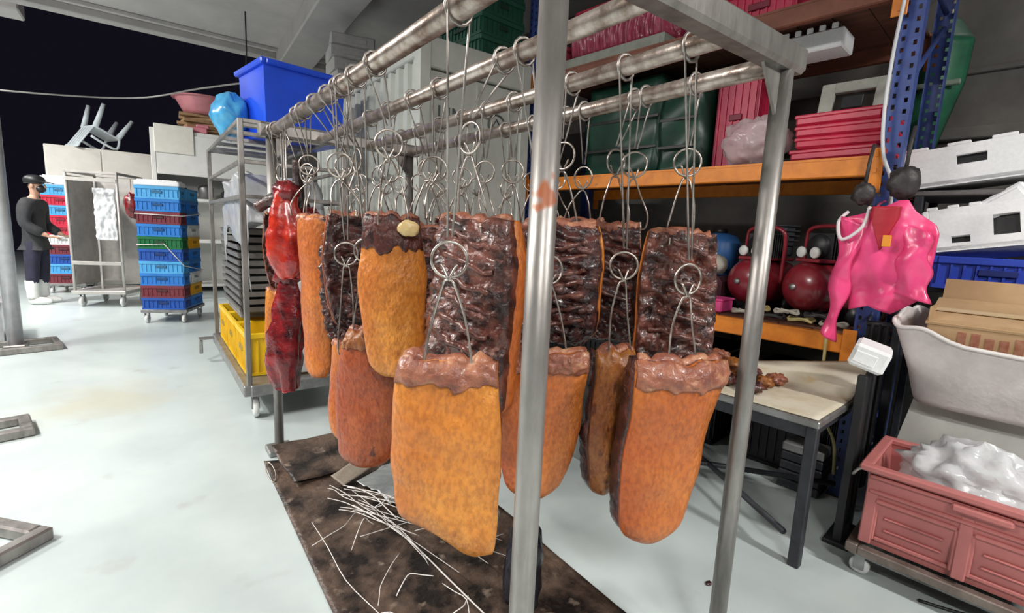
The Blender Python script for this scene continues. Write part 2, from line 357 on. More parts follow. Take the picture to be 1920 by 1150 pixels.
# ------------------------------------------------------------------ cured pork slabs and hooks
def hook(x, y, z_ring, z_tip, yw, label, group, spread=.05, r=.040, seed=0, tilt=.03, to=0):
    rnd = random.Random(seed); t = thing('meat_hook', label, 'hook', (x, y, RZ), yw, group)
    c, s_ = math.cos(-yw), math.sin(-yw)
    # cord loops over the rail (rail runs along world y), then drops to the ring
    R0 = .031; lp = []
    for k in range(9):
        a = PI*1.15-(PI*1.3)*k/8; lp.append(Vector((R0*math.cos(a), .004*math.sin(k), R0*math.sin(a))))
    dx = rnd.uniform(-tilt, tilt)*(.35 if to else 1)+to; zt = z_ring+r-RZ
    pts = [Vector((dx-.006, 0, zt+.01))]+lp+[Vector((dx+.006, 0, zt+.01))]
    Mz = Matrix.Rotation(-yw, 4, 'Z')
    m = MB(); m.tube([Mz @ p for p in pts], .0028, 6); m.build('cord', cord_m, t)
    m = MB(); m.tube([Mz @ Vector(p) for p in arc((0, .002, 0), R0+.002, 0, 2*PI, 12, 'xz')], .0042, 6); m.build('knot', cord_m, t)
    ry = -yw-R(37)+rnd.uniform(-.9, .9); ring = MB(); ring.tube([Mz @ Vector((dx, 0, 0))+Vector((r*math.cos(a)*math.cos(ry), r*math.cos(a)*math.sin(ry), z_ring-RZ+r*math.sin(a))) for a in [2*PI*k/24 for k in range(24)]], .0034, 7, closed=True); ring.build('ring', wire_m, t)
    o = Mz @ Vector((dx, 0, 0))
    for sg in (-1, 1):
        e = Mz @ Vector((to, 0, 0))+Vector((sg*spread+rnd.uniform(-.012, .012), 0, z_tip-RZ)); a0 = o+Vector((sg*.008, 0, z_ring-RZ-r+.006))
        b = a0.lerp(e, .5)+Vector((sg*.006, .004, 0))
        p = [o+Vector((sg*.018, 0, z_ring-RZ-r+.030)), o+Vector((sg*.002, -.006, z_ring-RZ-r-.004)), a0+Vector((sg*.004, 0, -.02)), b, e+Vector((0, -.012, .01)), e+Vector((0, -.006, -.03)), e+Vector((0, .018, -.035)), e+Vector((0, .024, -.012))]
        m = MB(); m.tube(smooth(p, 4), .0030, 6); m.build('prong', wire_m, t)
    return t
def slab(label, x, y, yw, zt, h, w, t=.05, top=.86, bot=.55, skew=0, curl=.02, ribs=8, seed=1, rind=None, meat=None, hk=None, group=None, rnd_bot=.28, burnt=0, lean=0, swing=0, cut=0, rf=.375, crust=None):
    """rind looks along local -y; ribs on local +y. x,y is the hanging axis."""
    rind = rind or rind_gold; meat = meat or meat_d
    T = thing('pork_slab', label, 'cured pork', (x, y, zt), yw, group)
    sd = Vector((seed*5.17, seed*2.31, seed*8.9))
    def hw(v):
        a = top+(1-top)*min(1, v/.35) if v < .35 else 1+(bot-1)*max(0, (v-.45)/.55)**1.8
        if v > 1-rnd_bot*.35: a *= math.sqrt(max(.05, 1-((v-(1-rnd_bot*.35))/(rnd_bot*.35))**2*.62))
        return w/2*a*(1+.05*noise.noise(Vector((v*4, seed, 0))))
    def cx(v): return skew*w*(v**1.6)+.02*noise.noise(Vector((v*2.5, 9+seed, 2)))*w*2
    def th(u, v):
        e = abs(2*u-1)**5; ev = abs(2*v-1)**9
        return t/2*(1-.30*e)*(1-.45*ev)*(1+.25*noise.noise(Vector((u*2, v*3, seed))))
    def base(u, v):
        k = 2*u-1; z = -h*v
        z += h*cut*(1-k)*.5*max(0, (v-.4)/.6) if cut >= 0 else -h*cut*(1+k)*.5*max(0, (v-.4)/.6)
        if v < .12: z -= .018*noise.noise(Vector((u*5, seed*3, 1)))*(1-v/.12)
        return Vector((cx(v)+k*hw(v)+swing*v*h, curl*k*k+lean*v*h+.015*math.sin(v*3+seed), z))
    def fa(u, v):
        p = base(u, v); p.x += .003*(2*u-1); p.y -= th(u, v)*1.0+.005*fbm(p*13+sd, 3)+.012*noise.noise(p*5+sd); return p
    def fm(u, v):
        p = base(u, v); p.y -= th(u, v)*(1-2*rf); k = 2*u-1
        p.x += .003*k; return p
    def fm2(u, v):
        p = base(u, v); p.y -= th(u, v)*(1-2*rf); k = 2*u-1; q = .0045*fbm(p*30+sd, 2)
        p.x += k*(.001+q); return p
    def fb(u, v):
        p = base(u, v); k = 2*u-1
        rg = 0
        if ribs: rg = .007*math.sin((v*ribs*1.25+u*1.5+.5*noise.noise(p*9+sd))*2*PI)*(1-abs(k)**4)
        q = fbm(p*21+sd, 3); p.y += th(u, v)*1.05+.016*q+.012*(.5-abs(fbm(p*30-sd, 2)))+.009*(.4-abs(noise.noise(p*70+sd)))+rg; p.x += .006*q; return p
    m = MB()
    m.shell(fa, fm, 22, 34); ro = m.build('rind', rind, T)
    m = MB(); m.shell(fm2, fb, 34 if ribs else 16, 80 if ribs else 40); m.build('meat', meat, T)
    if burnt:
        def ba(u, v): 
            p = fa(u, v*burnt*(1+.45*noise.noise(Vector((u*4, seed, 4)))+.18*noise.noise(Vector((u*9, seed, 7)))+.06*noise.noise(Vector((u*19, seed, 9))))); p.y -= .003+(.012*abs(fbm(p*26+sd, 3))+.006*math.sin(PI*v) if crust else .001); return p
        def bb(u, v):
            p = ba(u, v); p.y += .01; return p
        m = MB(); m.shell(ba, bb, 48, 12); o = m.build('crust', crust or rind_burnt, T); o['label'] = 'shrunken brown collar along the top' if crust else 'charred dark crust along the top'
    # shrunken top roll
    m = MB(); pts = []; rr = []
    for i in range(15):
        u = .04+.92*i/14; p = base(u, .012); p.z += .006*noise.noise(Vector((u*9, seed, 7))); pts.append(p); rr.append(min(t, .06)*.34*(1+.7*noise.noise(Vector((u*9, seed, 3)))))
    m.tube(pts, rr, 8); m.build('top_edge', fat_m, T)
    for k in range(ribs):
        v0 = .14+.74*k/max(1, ribs); m = MB(); pts = []; rr = []
        for i in range(9):
            u = .14+(.45+.28*noise.noise(Vector((k*3.3, seed, 1)))+.1)*i/8; v = v0+.085*(i/8)*(1 if seed % 2 else -1)+.03*noise.noise(Vector((i*.6, k, seed)))
            p = fb(u, min(max(v, .03), .95)); p.y -= .001; pts.append(p); rr.append(.0088*(1+.55*noise.noise(Vector((i*.9, k*2, seed)))))
        m.tube(pts, rr, 6); m.build('rib', rib_m, T)
    return T
UP = 'slabs in the rear rows of the rack'
G_RIND = 'rind'
def hang(label, x, y, yw, zt, h, w, hl=None, zr=None, hy=None, **k):
    T = slab(label, x, y, yw, zt, h, w, **k); seed = k.get('seed', 1)
    rx = min(RX, key=lambda q: abs(q-x))
    if zr is None: zr = zt+.21
    hook(rx, y, zr, zt-.005, yw, hl or 'ringed wire hook holding up a slab in the rear rows of the rack', 'wire hooks tied to the rack rails', spread=w*.2, seed=seed, to=x-rx)
    return T
# front row, nearest corner
hang('large golden pork slab with crackled rind and slanted bottom, next to the rust-marked post', .547, .954, R(-41), 1.005, .49, .257, zr=1.235, t=.055, top=.86, bot=.86, skew=.03, curl=.008, ribs=0, seed=3, rind=rind_gold, rnd_bot=.12, cut=.17, burnt=.12, crust=fat_m,
     hl='wire double hook with a bright ring, carrying the large golden slab')
hang('dark rib-side slab with an orange edge, above and behind the large golden slab', .705, 1.14, R(180-72), 1.333, .55, .285, curl=-.03, hl='ringed wire hook holding the rib-side slab above the large golden slab', t=.10, ribs=7, seed=4, rind=rind_org, meat=meat_b, bot=.9, rf=.62)
hang('orange slab partly behind the rust-marked post, hung low', .925, 1.05, R(-36), .965, .48, .25, hl='long wire hook holding the low orange slab behind the rust-marked post', zr=1.2, t=.05, ribs=0, seed=5, rind=rind_org, bot=.55, skew=-.06, top=1.0, burnt=.13, crust=fat_m)
hang('dark slab with diagonal ribs, directly behind the rust-marked post', 1.05, 1.154, R(180-58), 1.333, .375, .28, curl=-.02, hl='ringed wire hook holding the diagonal-ribbed slab', ribs=7, seed=7, meat=meat_d, rind=rind_gold, bot=.9, t=.07, rf=.5)
hang('blackish slab of cured pork with a ring against its meat side', 1.253, 1.127, R(180-48), 1.338, .385, .225, hl='ringed wire hook holding the blackish slab', ribs=6, seed=6, meat=meat_d, rind=rind_brown, bot=.95, t=.06)
hang('narrow brown slab hung low with rounded tip, in front of the meat table', 1.124, .946, R(-14), .965, .45, .15, hl='long wire hook holding the narrow brown slab', zr=1.22, ribs=0, seed=9, rind=rind_brown, bot=.62, t=.085, swing=-.05, top=.9, rf=.2, rnd_bot=.4)
hang('dark rib-side slab with a pale rind strip, beside the near right post', 1.32, .90, R(180-34), 1.325, .44, .235, hl='ringed wire hook holding the rib-side slab beside the near right post', ribs=6, seed=10, meat=meat_b, rind=rind_org, bot=1.0, t=.065, rf=.35)
hang('orange slab hung low with dark meat flank and shrunken folded foot, beside the near right post', 1.149, .746, R(-24), .98, .53, .235, hl='long wire hook holding the low orange slab with the dark flank', zr=1.2, ribs=0, seed=12, rind=rind_org, meat=meat_d, bot=.66, top=1.12, t=.11, swing=-.08, skew=-.03, rf=.18, burnt=.13, crust=fat_m)
# left side
SI = hang('bright orange slab with charred top and a yellow fat patch', .60, 1.42, R(-30), 1.335, .50, .20, hl='ringed wire hook holding the charred-top slab', ribs=0, seed=14, rind=rind_gold, burnt=.20, top=.80, bot=.72, rnd_bot=.3, cut=-.0, skew=.12)
hang('dark slab with bony ribs and brown side edge, next to the charred-top slab', .642, 1.865, R(180-8), 1.335, .44, .23, hl='ringed wire hook holding the bony dark slab', ribs=7, seed=15, meat=meat_d, rind=rind_red, t=.065)
hang('reddish orange club-shaped slab hung low under the charred-top slab', .585, 1.58, R(-38), .955, .49, .205, hl='long wire hook holding the club-shaped slab', zr=1.22, ribs=0, seed=16, rind=rind_red, top=.55, bot=.86, t=.085, rnd_bot=.35, rf=.3, burnt=.12, crust=rind_brown)
hang('long orange slab seen from its rind, beside the red glazed pork', .575, 2.21, R(-52), 1.335, .72, .14, hl='ringed wire hook holding the long orange slab', ribs=0, seed=18, rind=rind_org, t=.05, bot=.9, top=.95)
hang('brown slab edge with a column of rib ends', .66, 2.03, R(180-60), 1.33, .52, .16, hl='ringed wire hook holding the slab with the column of rib ends', ribs=8, seed=19, rind=rind_red, meat=meat_d, t=.06)
hang('small orange slab hung low behind the club-shaped slab', .562, 1.745, R(-44), .87, .36, .13, hl='long wire hook holding the small low orange slab', zr=1.2, ribs=0, seed=20, rind=rind_org, t=.05, bot=.75)
hang('rib-side slab at the far left corner of the rack', .565, 2.795, R(180-8), 1.345, .40, .16, hl='ringed wire hook holding the far corner rib-side slab', ribs=7, seed=22, rind=rind_org, meat=meat_b)
hang('orange slab hung low at the far left corner of the rack', .545, 2.715, R(-12), .955, .50, .15, hl='long wire hook holding the far corner orange slab', zr=1.21, ribs=0, seed=23, rind=rind_gold, bot=.7)
m = MB(); blob(m, (.055, -.030, -.035), (.034, .010, .024), .18, 1.6, 3, 20); m.build('fat_patch', mat('yellow_fat', (.72, .56, .28), (.60, .42, .18), .35, 0, 20, .3), SI)['label'] = 'pale yellow fat patch'
# glazed red pork pieces
def glazed(label, x, y, yw, pts, rr, mt, seed):
    T = thing('glazed_pork', label, 'cured pork', (x, y, pts[0][2]), yw); m = MB()
    z0 = pts[0][2]; P = smooth([(a, b, c-z0) for a, b, c in pts], 5)
    n = len(P); rad = []
    for i in range(n):
        f = i/(n-1)*(len(rr)-1); j = min(int(f), len(rr)-2); rad.append((rr[j]+(rr[j+1]-rr[j])*(f-j))*(1+.14*noise.noise(Vector((i*.4, seed, 0)))))
    vs = []; fs = []; nn = 22
    for i, p in enumerate(P):
        for k in range(nn):
            a = 2*PI*k/nn; g = 1+.20*math.cos(3*a+seed+.12*i)+.30*noise.noise(Vector((math.cos(a)*2, math.sin(a)*2, i*.25+seed*4)))+.16*noise.noise(Vector((math.cos(a)*5, math.sin(a)*5, i*.6+seed)))
            vs.append(p+Vector((rad[i]*g*math.cos(a), rad[i]*.7*g*math.sin(a), .02*noise.noise(Vector((a, i*.3, seed))))))
    for i in range(n-1):
        for k in range(nn): fs.append((i*nn+k, i*nn+(k+1) % nn, (i+1)*nn+(k+1) % nn, (i+1)*nn+k))
    fs.append(tuple(range(nn))); fs.append(tuple((n-1)*nn+k for k in range(nn-1, -1, -1)))
    m.add(vs, fs, True); m.build('meat', mt, T)
    m = MB(); blob(m, tuple(P[1]), (rad[5]*1.0, rad[5]*.8, .05), .4, 2.6, seed, 20); m.build('wrinkled_top', dkred_meat, T)
    m = MB(); m.tube([P[0]+Vector((0, 0, .0)), P[0]+Vector((0, .0, .05)), (0, 0, RZ-z0-.02)], .003, 6)
    m.build('cord', cord_m, T)
    return T
glazed('bright red glazed pork strip hanging by the far left corner', .535, 2.47, R(-20), [(0, 0, 1.45), (-.005, 0, 1.36), (-.01, -.01, 1.24), (0, -.01, 1.12), (.005, 0, 1.04)], [.04, .058, .074, .072, .035], red_meat, 1)
glazed('dark red glazed pork strip hanging low by the far left corner', .548, 2.57, R(-20), [(0, 0, 1.06), (.01, 0, .92), (0, 0, .78), (-.02, -.01, .62), (-.01, 0, .46)], [.035, .06, .076, .085, .05], dkred_meat, 2)
t = thing('dried_shank', 'blackened dried shank tied to the far end of the rack', 'cured pork', (.60, 2.55, 1.60), R(-30))
m = MB(); m.tube(smooth([(0, 0, 0), (0, 0, -.09), (.005, 0, -.19), (.03, 0, -.27)], 4), [.022]*5+[.03]*4+[.045]*3+[.03], 9); m.build('bone', mat('blackened_meat', (.04, .015, .013), (.015, .008, .008), .4, 0, 12, .6), t)
m = MB(); blob(m, (.03, 0, -.27), (.07, .05, .06), .35, 2.5, 3, 20); m.build('meat', dkred_meat, t)
m = MB(); m.tube([(0, 0, -.01), (-.05, 0, .135)], .003, 6); m.build('cord', cord_m, t)
t = thing('dried_shank', 'dark dried leg piece jutting out past the far left post', 'cured pork', (.555, 2.655, 1.42), R(-30))
m = MB(); m.tube(smooth([(.06, 0, .02), (0, 0, 0), (-.07, 0, -.02), (-.13, 0, -.06)], 4), [.035]*4+[.036]*4+[.028]*4+[.014], 9); m.build('meat', meat_d, t)
m = MB(); m.tube([(0, 0, 0), (0, 0, .33)], .003, 6); m.build('cord', cord_m, t)
# rear rows
rows = [(.86, 1.70, 150), (.84, 2.12, 140), (.87, 2.52, 150), (1.07, 1.45, 135), (1.07, 1.80, 150), (1.07, 2.20, 140), (1.07, 2.58, 150), (1.33, 1.36, 130), (1.33, 1.66, 140), (1.33, 2.06, 150), (1.33, 2.48, 140)]
for i, (x, y, a) in enumerate(rows):
    hang('cured pork slab crowded into the rear rows of the rack', x, y, R(a), 1.335+.012*((i*7) % 5-2), .48, .24, ribs=5, seed=30+i, rind=(rind_org, rind_red)[i % 2], meat=(meat_d, meat_b)[i % 2], group='slabs in the rear rows of the rack', zr=1.52+.03*((i*3) % 3))

for i, (x, y, z) in enumerate([(.80, 1.50, 1.50), (.80, 1.92, 1.52), (.80, 2.32, 1.50), (1.07, 1.62, 1.53), (1.07, 2.00, 1.50), (1.07, 2.40, 1.52), (1.33, 1.08, 1.54), (1.33, 1.46, 1.52), (1.33, 1.86, 1.5), (1.33, 2.26, 1.53), (.55, 2.30, 1.52), (.55, 1.70, 1.50)]):
    hook(x, y, z, 1.37, R(-40+13*(i % 4)), 'spare ringed wire hook hanging empty between the loaded hooks', 'spare hooks on the rack rails', spread=.035, seed=60+i, tilt=.04)

# ------------------------------------------------------------------ greasy cardboard and scraps under the rack
def sheet_obj(name, label, cat, poly_fn, nu, nv, th, mt, loc, rz, group=None):
    m = MB(); m.shell(lambda u, v: poly_fn(u, v)+Vector((0, 0, th)), lambda u, v: poly_fn(u, v), nu, nv)
    return tag(m.build(name, mt, None, loc, rz), label, cat, group)
def flatq(a, b, c, d, amp, seed, lift=None):
    a, b, c, d = map(Vector, (a, b, c, d))
    def fn(u, v):
        p = a.lerp(b, u).lerp(d.lerp(c, u), v)
        z = .002+amp*max(0, fbm(p*4+Vector((seed, 0, 0)), 3))
        if lift: z += lift(u, v)
        return Vector((p.x, p.y, p.z+z))
    return fn
sheet_obj('floor_cardboard', 'big sheet of grease-soaked cardboard on the floor under the rack', 'cardboard', flatq((-.42, -1.05, 0), (.42, -.95, 0), (.44, .62, 0), (-.40, .95, 0), .012, 1), 40, 60, .006, wetcard, (.85, 1.82, 0), R(0))
sheet_obj('floor_cardboard', 'smaller soaked cardboard flap with an upturned edge at the far post', 'cardboard', flatq((-.22, -.2, .02), (.2, -.2, .02), (.22, .2, .02), (-.2, .22, .02), .015, 4, lambda u, v: .09*max(0, v-.55)**1.2+.03*max(0, .3-u)), 20, 20, .006, wetcard, (.72, 2.62, 0), R(6))
sheet_obj('foil_sheet', 'crumpled silvery plastic sheet lying on the soaked cardboard', 'plastic sheet', flatq((-.2, -.15, .03), (.2, -.12, .03), (.18, .16, .03), (-.16, .14, .03), .06, 9), 34, 30, .002, mat('crumpled_film', (.55, .58, .58), (.32, .34, .34), .18, .5, 6, .7, 20), (.98, 2.18, 0), R(20))
sheet_obj('floor_cardboard', 'pale torn cardboard scrap on the soaked cardboard sheet', 'cardboard', flatq((-.12, -.05, .03), (.12, -.03, .03), (.10, .05, .03), (-.1, .06, .03), .02, 6, lambda u, v: .05*u*v), 14, 8, .004, mat('pale_torn_card', (.36, .31, .25), (.22, .18, .14), .7, 0, 9, .2), (.80, 2.34, 0), R(25))
rnd = random.Random(5); strawm = mat('pale_plastic_strapping', (.86, .83, .80), (.58, .54, .50), .35, 0, 20)
strand = 0
def straw(a, b, bend, r):
    a = Vector(a); b = Vector(b); bag = Vector((.98, 1.16, .05)); ab = b-a
    if (a+ab*max(0, min(1, (bag-a).dot(ab)/ab.length_squared))-bag).length < .15: a.x = max(.50, a.x-.26); b.x = max(.50, b.x-.26)
    mid = (a+b)/2+Vector((rnd.uniform(-bend, bend), rnd.uniform(-bend, bend), rnd.uniform(.0, bend)))
    m = MB(); m.tube(smooth([a, a.lerp(mid, .5)+Vector((0, 0, .01)), mid, b.lerp(mid, .5), b], 3), r, 5)
    tag(m.build('plastic_strand', strawm), 'thin pale plastic strand tossed onto the soaked cardboard', 'strand', 'pale strands on the cardboard')
for k in range(16):
    a = (.66+rnd.uniform(-.05, .08), 2.15+rnd.uniform(-.2, .1), .035+rnd.uniform(0, .03)); L_ = rnd.uniform(.35, .95); an = R(-68+rnd.uniform(-16, 22))
    straw(a, (a[0]+L_*math.cos(an)*.75, max(.9, a[1]+L_*math.sin(an)), .035+rnd.uniform(0, .05)), .04, rnd.choice((.0016, .002, .003)))
for k in range(22):
    a = (rnd.uniform(.55, 1.15), rnd.uniform(1.0, 2.0), .035+rnd.uniform(0, .03)); an = rnd.uniform(0, 2*PI); L_ = rnd.uniform(.12, .4)
    straw(a, (min(1.22, max(.45, a[0]+L_*math.cos(an))), max(.9, a[1]+L_*math.sin(an)), .035+rnd.uniform(0, .04)), .05, rnd.choice((.0016, .002)))
m = MB(); blob(m, (0, 0, .16), (.065, .065, .20), .3, 2.5, 8, 30, flatb=-.15); 
tag(m.build('black_bag', mat('black_film', (.012, .012, .016), (.02, .02, .03), .22, 0, 6, .6, 18, c3=(.25, .2, .24), s3=40, t3=.7), None, (.98, 1.16, 0)), 'black plastic bag lying under the slabs on the soaked cardboard', 'bag')
m = MB(); m.tube([(.02*math.sin(a), .075*math.cos(a), .03+.02*math.cos(a)) for a in [2*PI*k/20 for k in range(20)]], .003, 6, closed=True)
tag(m.build('wire_ring', wire_m, None, (.45, 2.58, 0)), 'loose thin wire ring beside the edge of the soaked cardboard', 'wire')

# ------------------------------------------------------------------ crates
def crate(mb_name, label, loc, rz, w, d, h, color, cat='crate', group=None, lid=None):
    c = plastic('crate_'+color[0], color[1], .38)
    t = thing(mb_name, label, cat, loc, rz, group)
    m = MB(); e = .012
    m.box((0, 0, .008), (w-.03, d-.03, .016)); hh = h-.03
    for sx, sy in ((0, -1), (0, 1), (-1, 0), (1, 0)):
        if sy: m.box((0, sy*(d/2-.012), hh/2), (w-.02, e, hh))
        else: m.box((sx*(w/2-.012), 0, hh/2), (e, d-.02, hh))
    m.build('shell', c, t)
    m = MB()
    for sx, sy in ((0, -1), (0, 1), (-1, 0), (1, 0)):
        if sy: m.box((0, sy*(d/2-.004), h-.018), (w+.008, .026, .036), ch=.004)
        else: m.box((sx*(w/2-.004), 0, h-.018), (.026, d-.02, .036), ch=.004)
    m.build('rim', c, t)
    m = MB(); n = max(4, int(w/.05))
    for sy in (-1, 1):
        for k in range(n+1): m.box((-w/2+.02+(w-.04)*k/n, sy*(d/2-.003), hh*.5), (.010, .012, hh*.86))
        m.box((0, sy*(d/2-.002), .012), (w-.004, .012, .02))
    n = max(4, int(d/.05))
    for sx in (-1, 1):
        for k in range(n+1): m.box((sx*(w/2-.003), -d/2+.02+(d-.04)*k/n, hh*.5), (.012, .010, hh*.86))
        m.box((sx*(w/2-.002), 0, .012), (.012, d-.004, .02))
    m.build('side_ribs', c, t)
    gm = plastic('grip_'+color[0], tuple(x*.35 for x in color[1]), .5)
    for sy in (-1, 1):
        m = MB(); m.box((0, sy*(d/2+.001), h*.55), (w*.24, .014, min(h*.2, .04)), ch=.004); m.build('grip', gm, t)
        m = MB(); m.box((sy*(w/2+.001), 0, h*.55), (.014, d*.3, min(h*.2, .04)), ch=.004); m.build('grip', gm, t)
    if lid:
        m = MB(); m.box((0, 0, h+.012), (w+.015, d+.015, .035), ch=.008); m.build('lid', white_p, t)
    return t
BL = ('bright blue', (.03, .22, .66)); LB = ('light blue', (.09, .42, .80)); DB = ('deep blue', (.02, .10, .45)); MR = ('maroon', (.20, .035, .05)); GN = ('green', (.01, .16, .05)); RD = ('red', (.62, .03, .07)); YE = ('yellow', (.80, .43, .015)); WH = ('white', (.82, .83, .82)); CB = ('cobalt blue', (.02, .02, .42))
ORD = ['top', 'second from top', 'third from top', 'fourth from top', 'fifth from top', 'sixth from top', 'seventh from top', 'eighth from top', 'ninth from top', 'tenth from top', 'eleventh from top', 'twelfth from top']
def stack(cols, base, rz, w, d, z0, z1, where, offs=(0, 0)):
    n = len(cols); h = (z1-z0)/n
    for i, c in enumerate(cols):
        z = z1-(i+1)*h; j = random.Random(i*13+n)
        M = Matrix.Rotation(rz, 3, 'Z') @ Vector((offs[0], offs[1], 0))
        crate('plastic_crate', '%s crate, %s of the stack %s' % (c[0], ORD[i], where), (base[0]+M.x, base[1]+M.y, z), rz+R(j.uniform(-1, 1)), w, d, h, c)
def dolly(label, loc, rz, w, d, h=.17, mt=None, group=None):
    t = thing('dolly', label, 'dolly', loc, rz, group); mt = mt or galv
    for sy in (-1, 1):
        m = MB(); m.box((0, sy*(d/2-.02), h-.02), (w, .04, .04), ch=.004); m.build('frame_bar', mt, t)
    for sx in (-1, 0, 1):
        m = MB(); m.box((sx*(w/2-.02), 0, h-.022), (.04, d-.08, .034), ch=.004); m.build('frame_bar', mt, t)
    for sx in (-1, 1):
        for sy in (-1, 1):
            c = thing_caster(t, (sx*(w/2-.05), sy*(d/2-.05), 0), h-.04)
    return t
def thing_caster(par, p, h, wm=None):
    r = (h-.02)*.46
    m = MB(); m.box((p[0], p[1], h-.006), (.06, .06, .012)); 
    for s_ in (-1, 1): m.box((p[0]+s_*.022, p[1], h-.01-(h-r)/2), (.005, .035, h-r), ch=.001)
    f = m.build('caster', galv, par)
    m = MB(); m.lathe([(0, -.016), (r*.6, -.016), (r*.98, -.013), (r, 0), (r*.98, .013), (r*.6, .016), (0, .016)], 18, (p[0], p[1], r), (0, PI/2, 0)); m.build('wheel', wm or white_p, f)
    return f
# wrapped stack of crates on a dolly (two columns)
RZS = R(-22.5); BS = (.25, 7.56)
dolly('low steel dolly under the blue crate stack', (BS[0], BS[1], 0), RZS, .50, .62)
Mx = Matrix.Rotation(RZS, 3, 'Z')
stack([LB, BL, MR, BL, GN, DB, LB, BL, MR, DB], BS, RZS, .46, .20, .171, 1.66, 'at the front of the steel dolly', (0, -.206))
stack([LB, BL, BL, WH, YE, BL, BL, WH, YE, BL], BS, RZS, .46, .38, .171, 1.66, 'at the back of the steel dolly', (0, .105))
m = MB(); m.box((0, 0, .03), (.47, .21, .06), ch=.012); m.box((0, 0, .065), (.42, .17, .02), ch=.005); tag(m.build('foam_slab', foam, None, (BS[0]+(Mx @ Vector((0, -.2, 0))).x, BS[1]+(Mx @ Vector((0, -.2, 0))).y, 1.662), RZS), 'white foam lid on top of the blue crate stack', 'lid')
m = MB()
m.tube([Mx @ Vector(p)+Vector((BS[0], BS[1], 0)) for p in ((-.24, -.318, 1.33), (.25, -.318, 1.32), (.252, .30, 1.36))], .006, 5)
m.tube([Mx @ Vector(p)+Vector((BS[0], BS[1], 0)) for p in ((-.24, -.32, .96), (.05, -.322, .98), (.25, -.318, .72), (.253, .30, .62))], .006, 5)
tag(m.build('stretch_wrap', strawm), 'twisted pale stretch film tied around the blue crate stack', 'wrap')
# second stack behind the person
dolly('low dolly under the red and blue crate stack', (-1.0, 10.9, 0), R(-14), .50, .60, .16)
stack([LB, RD, LB, RD, RD, WH, MR, DB, LB, MR], (-1.0, 10.9), R(-14), .46, .56, .161, 1.72, 'behind the person')
m = MB(); m.box((0, 0, .07), (.47, .57, .14), ch=.02); m.box((0, 0, .145), (.40, .48, .02), ch=.006); tag(m.build('foam_box', foam, None, (-1.0, 10.9, 1.722), R(-14)), 'white foam box on top of the red and blue crate stack', 'box')

# ------------------------------------------------------------------ stainless trolley cabinet between the crate stacks
sheetm = mat('brushed_sheet_steel', (.52, .50, .47), (.40, .38, .36), .45, .45, 5, .05)
t = thing('steel_trolley', 'stainless steel transport trolley with tall sheet sides and hanging film', 'trolley', (-.42, 9.2, 0), R(-24))
for sx in (-1, 1):
    for sy in (-1, 1):
        m = MB(); m.tube([(sx*.30, sy*.33, .2), (sx*.30, sy*.33, 1.86)], .018, 8); m.build('post', sheetm, t)
        thing_caster(t, (sx*.25, sy*.27, 0), .18)
m = MB(); m.box((0, 0, .21), (.66, .74, .05), ch=.006); m.build('base', sheetm, t)
m = MB()
for sx in (-1, 1): m.box((sx*.30, 0, 1.86), (.035, .70, .035), ch=.005)
for sy in (-1, 1): m.box((0, sy*.33, 1.86), (.62, .035, .035), ch=.005)
m.build('top_frame', sheetm, t)
m = MB(); m.box((0, .30, 1.06), (.58, .02, 1.5)); m.build('back_sheet', sheetm, t)
m = MB(); m.box((-.29, 0, 1.06), (.02, .62, 1.5)); m.build('side_sheet', sheetm, t)
m = MB(); m.box((-.08, -.1, 1.0), (.03, .03, 1.55), ch=.004); m.build('inner_bar', sheetm, t)
for z in (.62, 1.76):
    m = MB(); m.box((0, -.345, z), (.60, .016, .05), ch=.003); m.build('front_rail', sheetm, t)
m = MB()
m.shell(lambda u, v: Vector((-.06+.26*u, -.20+.03*fbm(Vector((u*6, v*9, 2)), 3), 1.66-.72*v)), lambda u, v: Vector((-.06+.26*u, -.19+.03*fbm(Vector((u*6, v*9, 2)), 3), 1.66-.72*v)), 24, 36)
tag(m.build('plastic_film', thickbag, None, (-.42, 9.2, 0), R(-24)), 'crumpled clear film hanging inside the stainless trolley', 'film')
m = MB(); blob(m, (0, 0, 0), (.09, .07, .17), .25, 3, 4, 22); m.tube([(0, 0, .1), (.0, .0, .36)], .004, 5)
tag(m.build('hanging_meat', dkred_meat, None, (-.13, 8.72, 1.44)), 'dark red meat piece hanging on the stainless trolley', 'cured pork')

# ------------------------------------------------------------------ white cabinets far behind
t = thing('steel_cabinet', 'cream two-door cabinet carrying the upturned chair', 'cabinet', (-.55, 11.95, 0), 0)
m = MB(); m.box((0, 0, 1.23), (1.50, .8, 2.42), ch=.01); m.build('body', cream, t)
for sx in (-1, 1):
    m = MB(); m.box((sx*.37, -.41, 1.25), (.72, .02, 2.3), ch=.006); d = m.build('door', cream, t)
    m = MB(); m.box((sx*.05, -.43, 1.2), (.02, .03, .18), ch=.004); m.build('handle', galv, d)
for sx in (-1, 1):
    m = MB(); m.box((sx*.65, -.3, .012), (.08, .08, .024)); m.build('foot', black, t)
t = thing('white_cupboard', 'tall white open-fronted cupboard under the cardboard pile and pink basin', 'cupboard', (1.12, 10.6, 0), R(-4))
for sx in (-1, 1):
    m = MB(); m.box((sx*.92, 0, 1.38), (.07, .8, 2.76), ch=.006); m.build('side_panel', whitepan, t)
m = MB(); m.box((0, .38, 1.38), (1.78, .04, 2.7)); m.build('back_panel', whitepan, t)
for z, th in ((2.73, .06), (1.62, .05), (.9, .05), (.12, .05)):
    m = MB(); m.box((0, 0, z), (1.78, .76, th), ch=.004); m.build('shelf', whitepan, t)
m = MB(); m.box((0, -.385, 2.36), (1.76, .03, .68), ch=.006); m.build('front_panel', whitepan, t)
m = MB(); m.box((-.62, -.40, 2.60), (.55, .04, .46), ch=.005); m.build('name_board', mat('cream_board', (.82, .80, .72), (.76, .74, .66), .5), t)
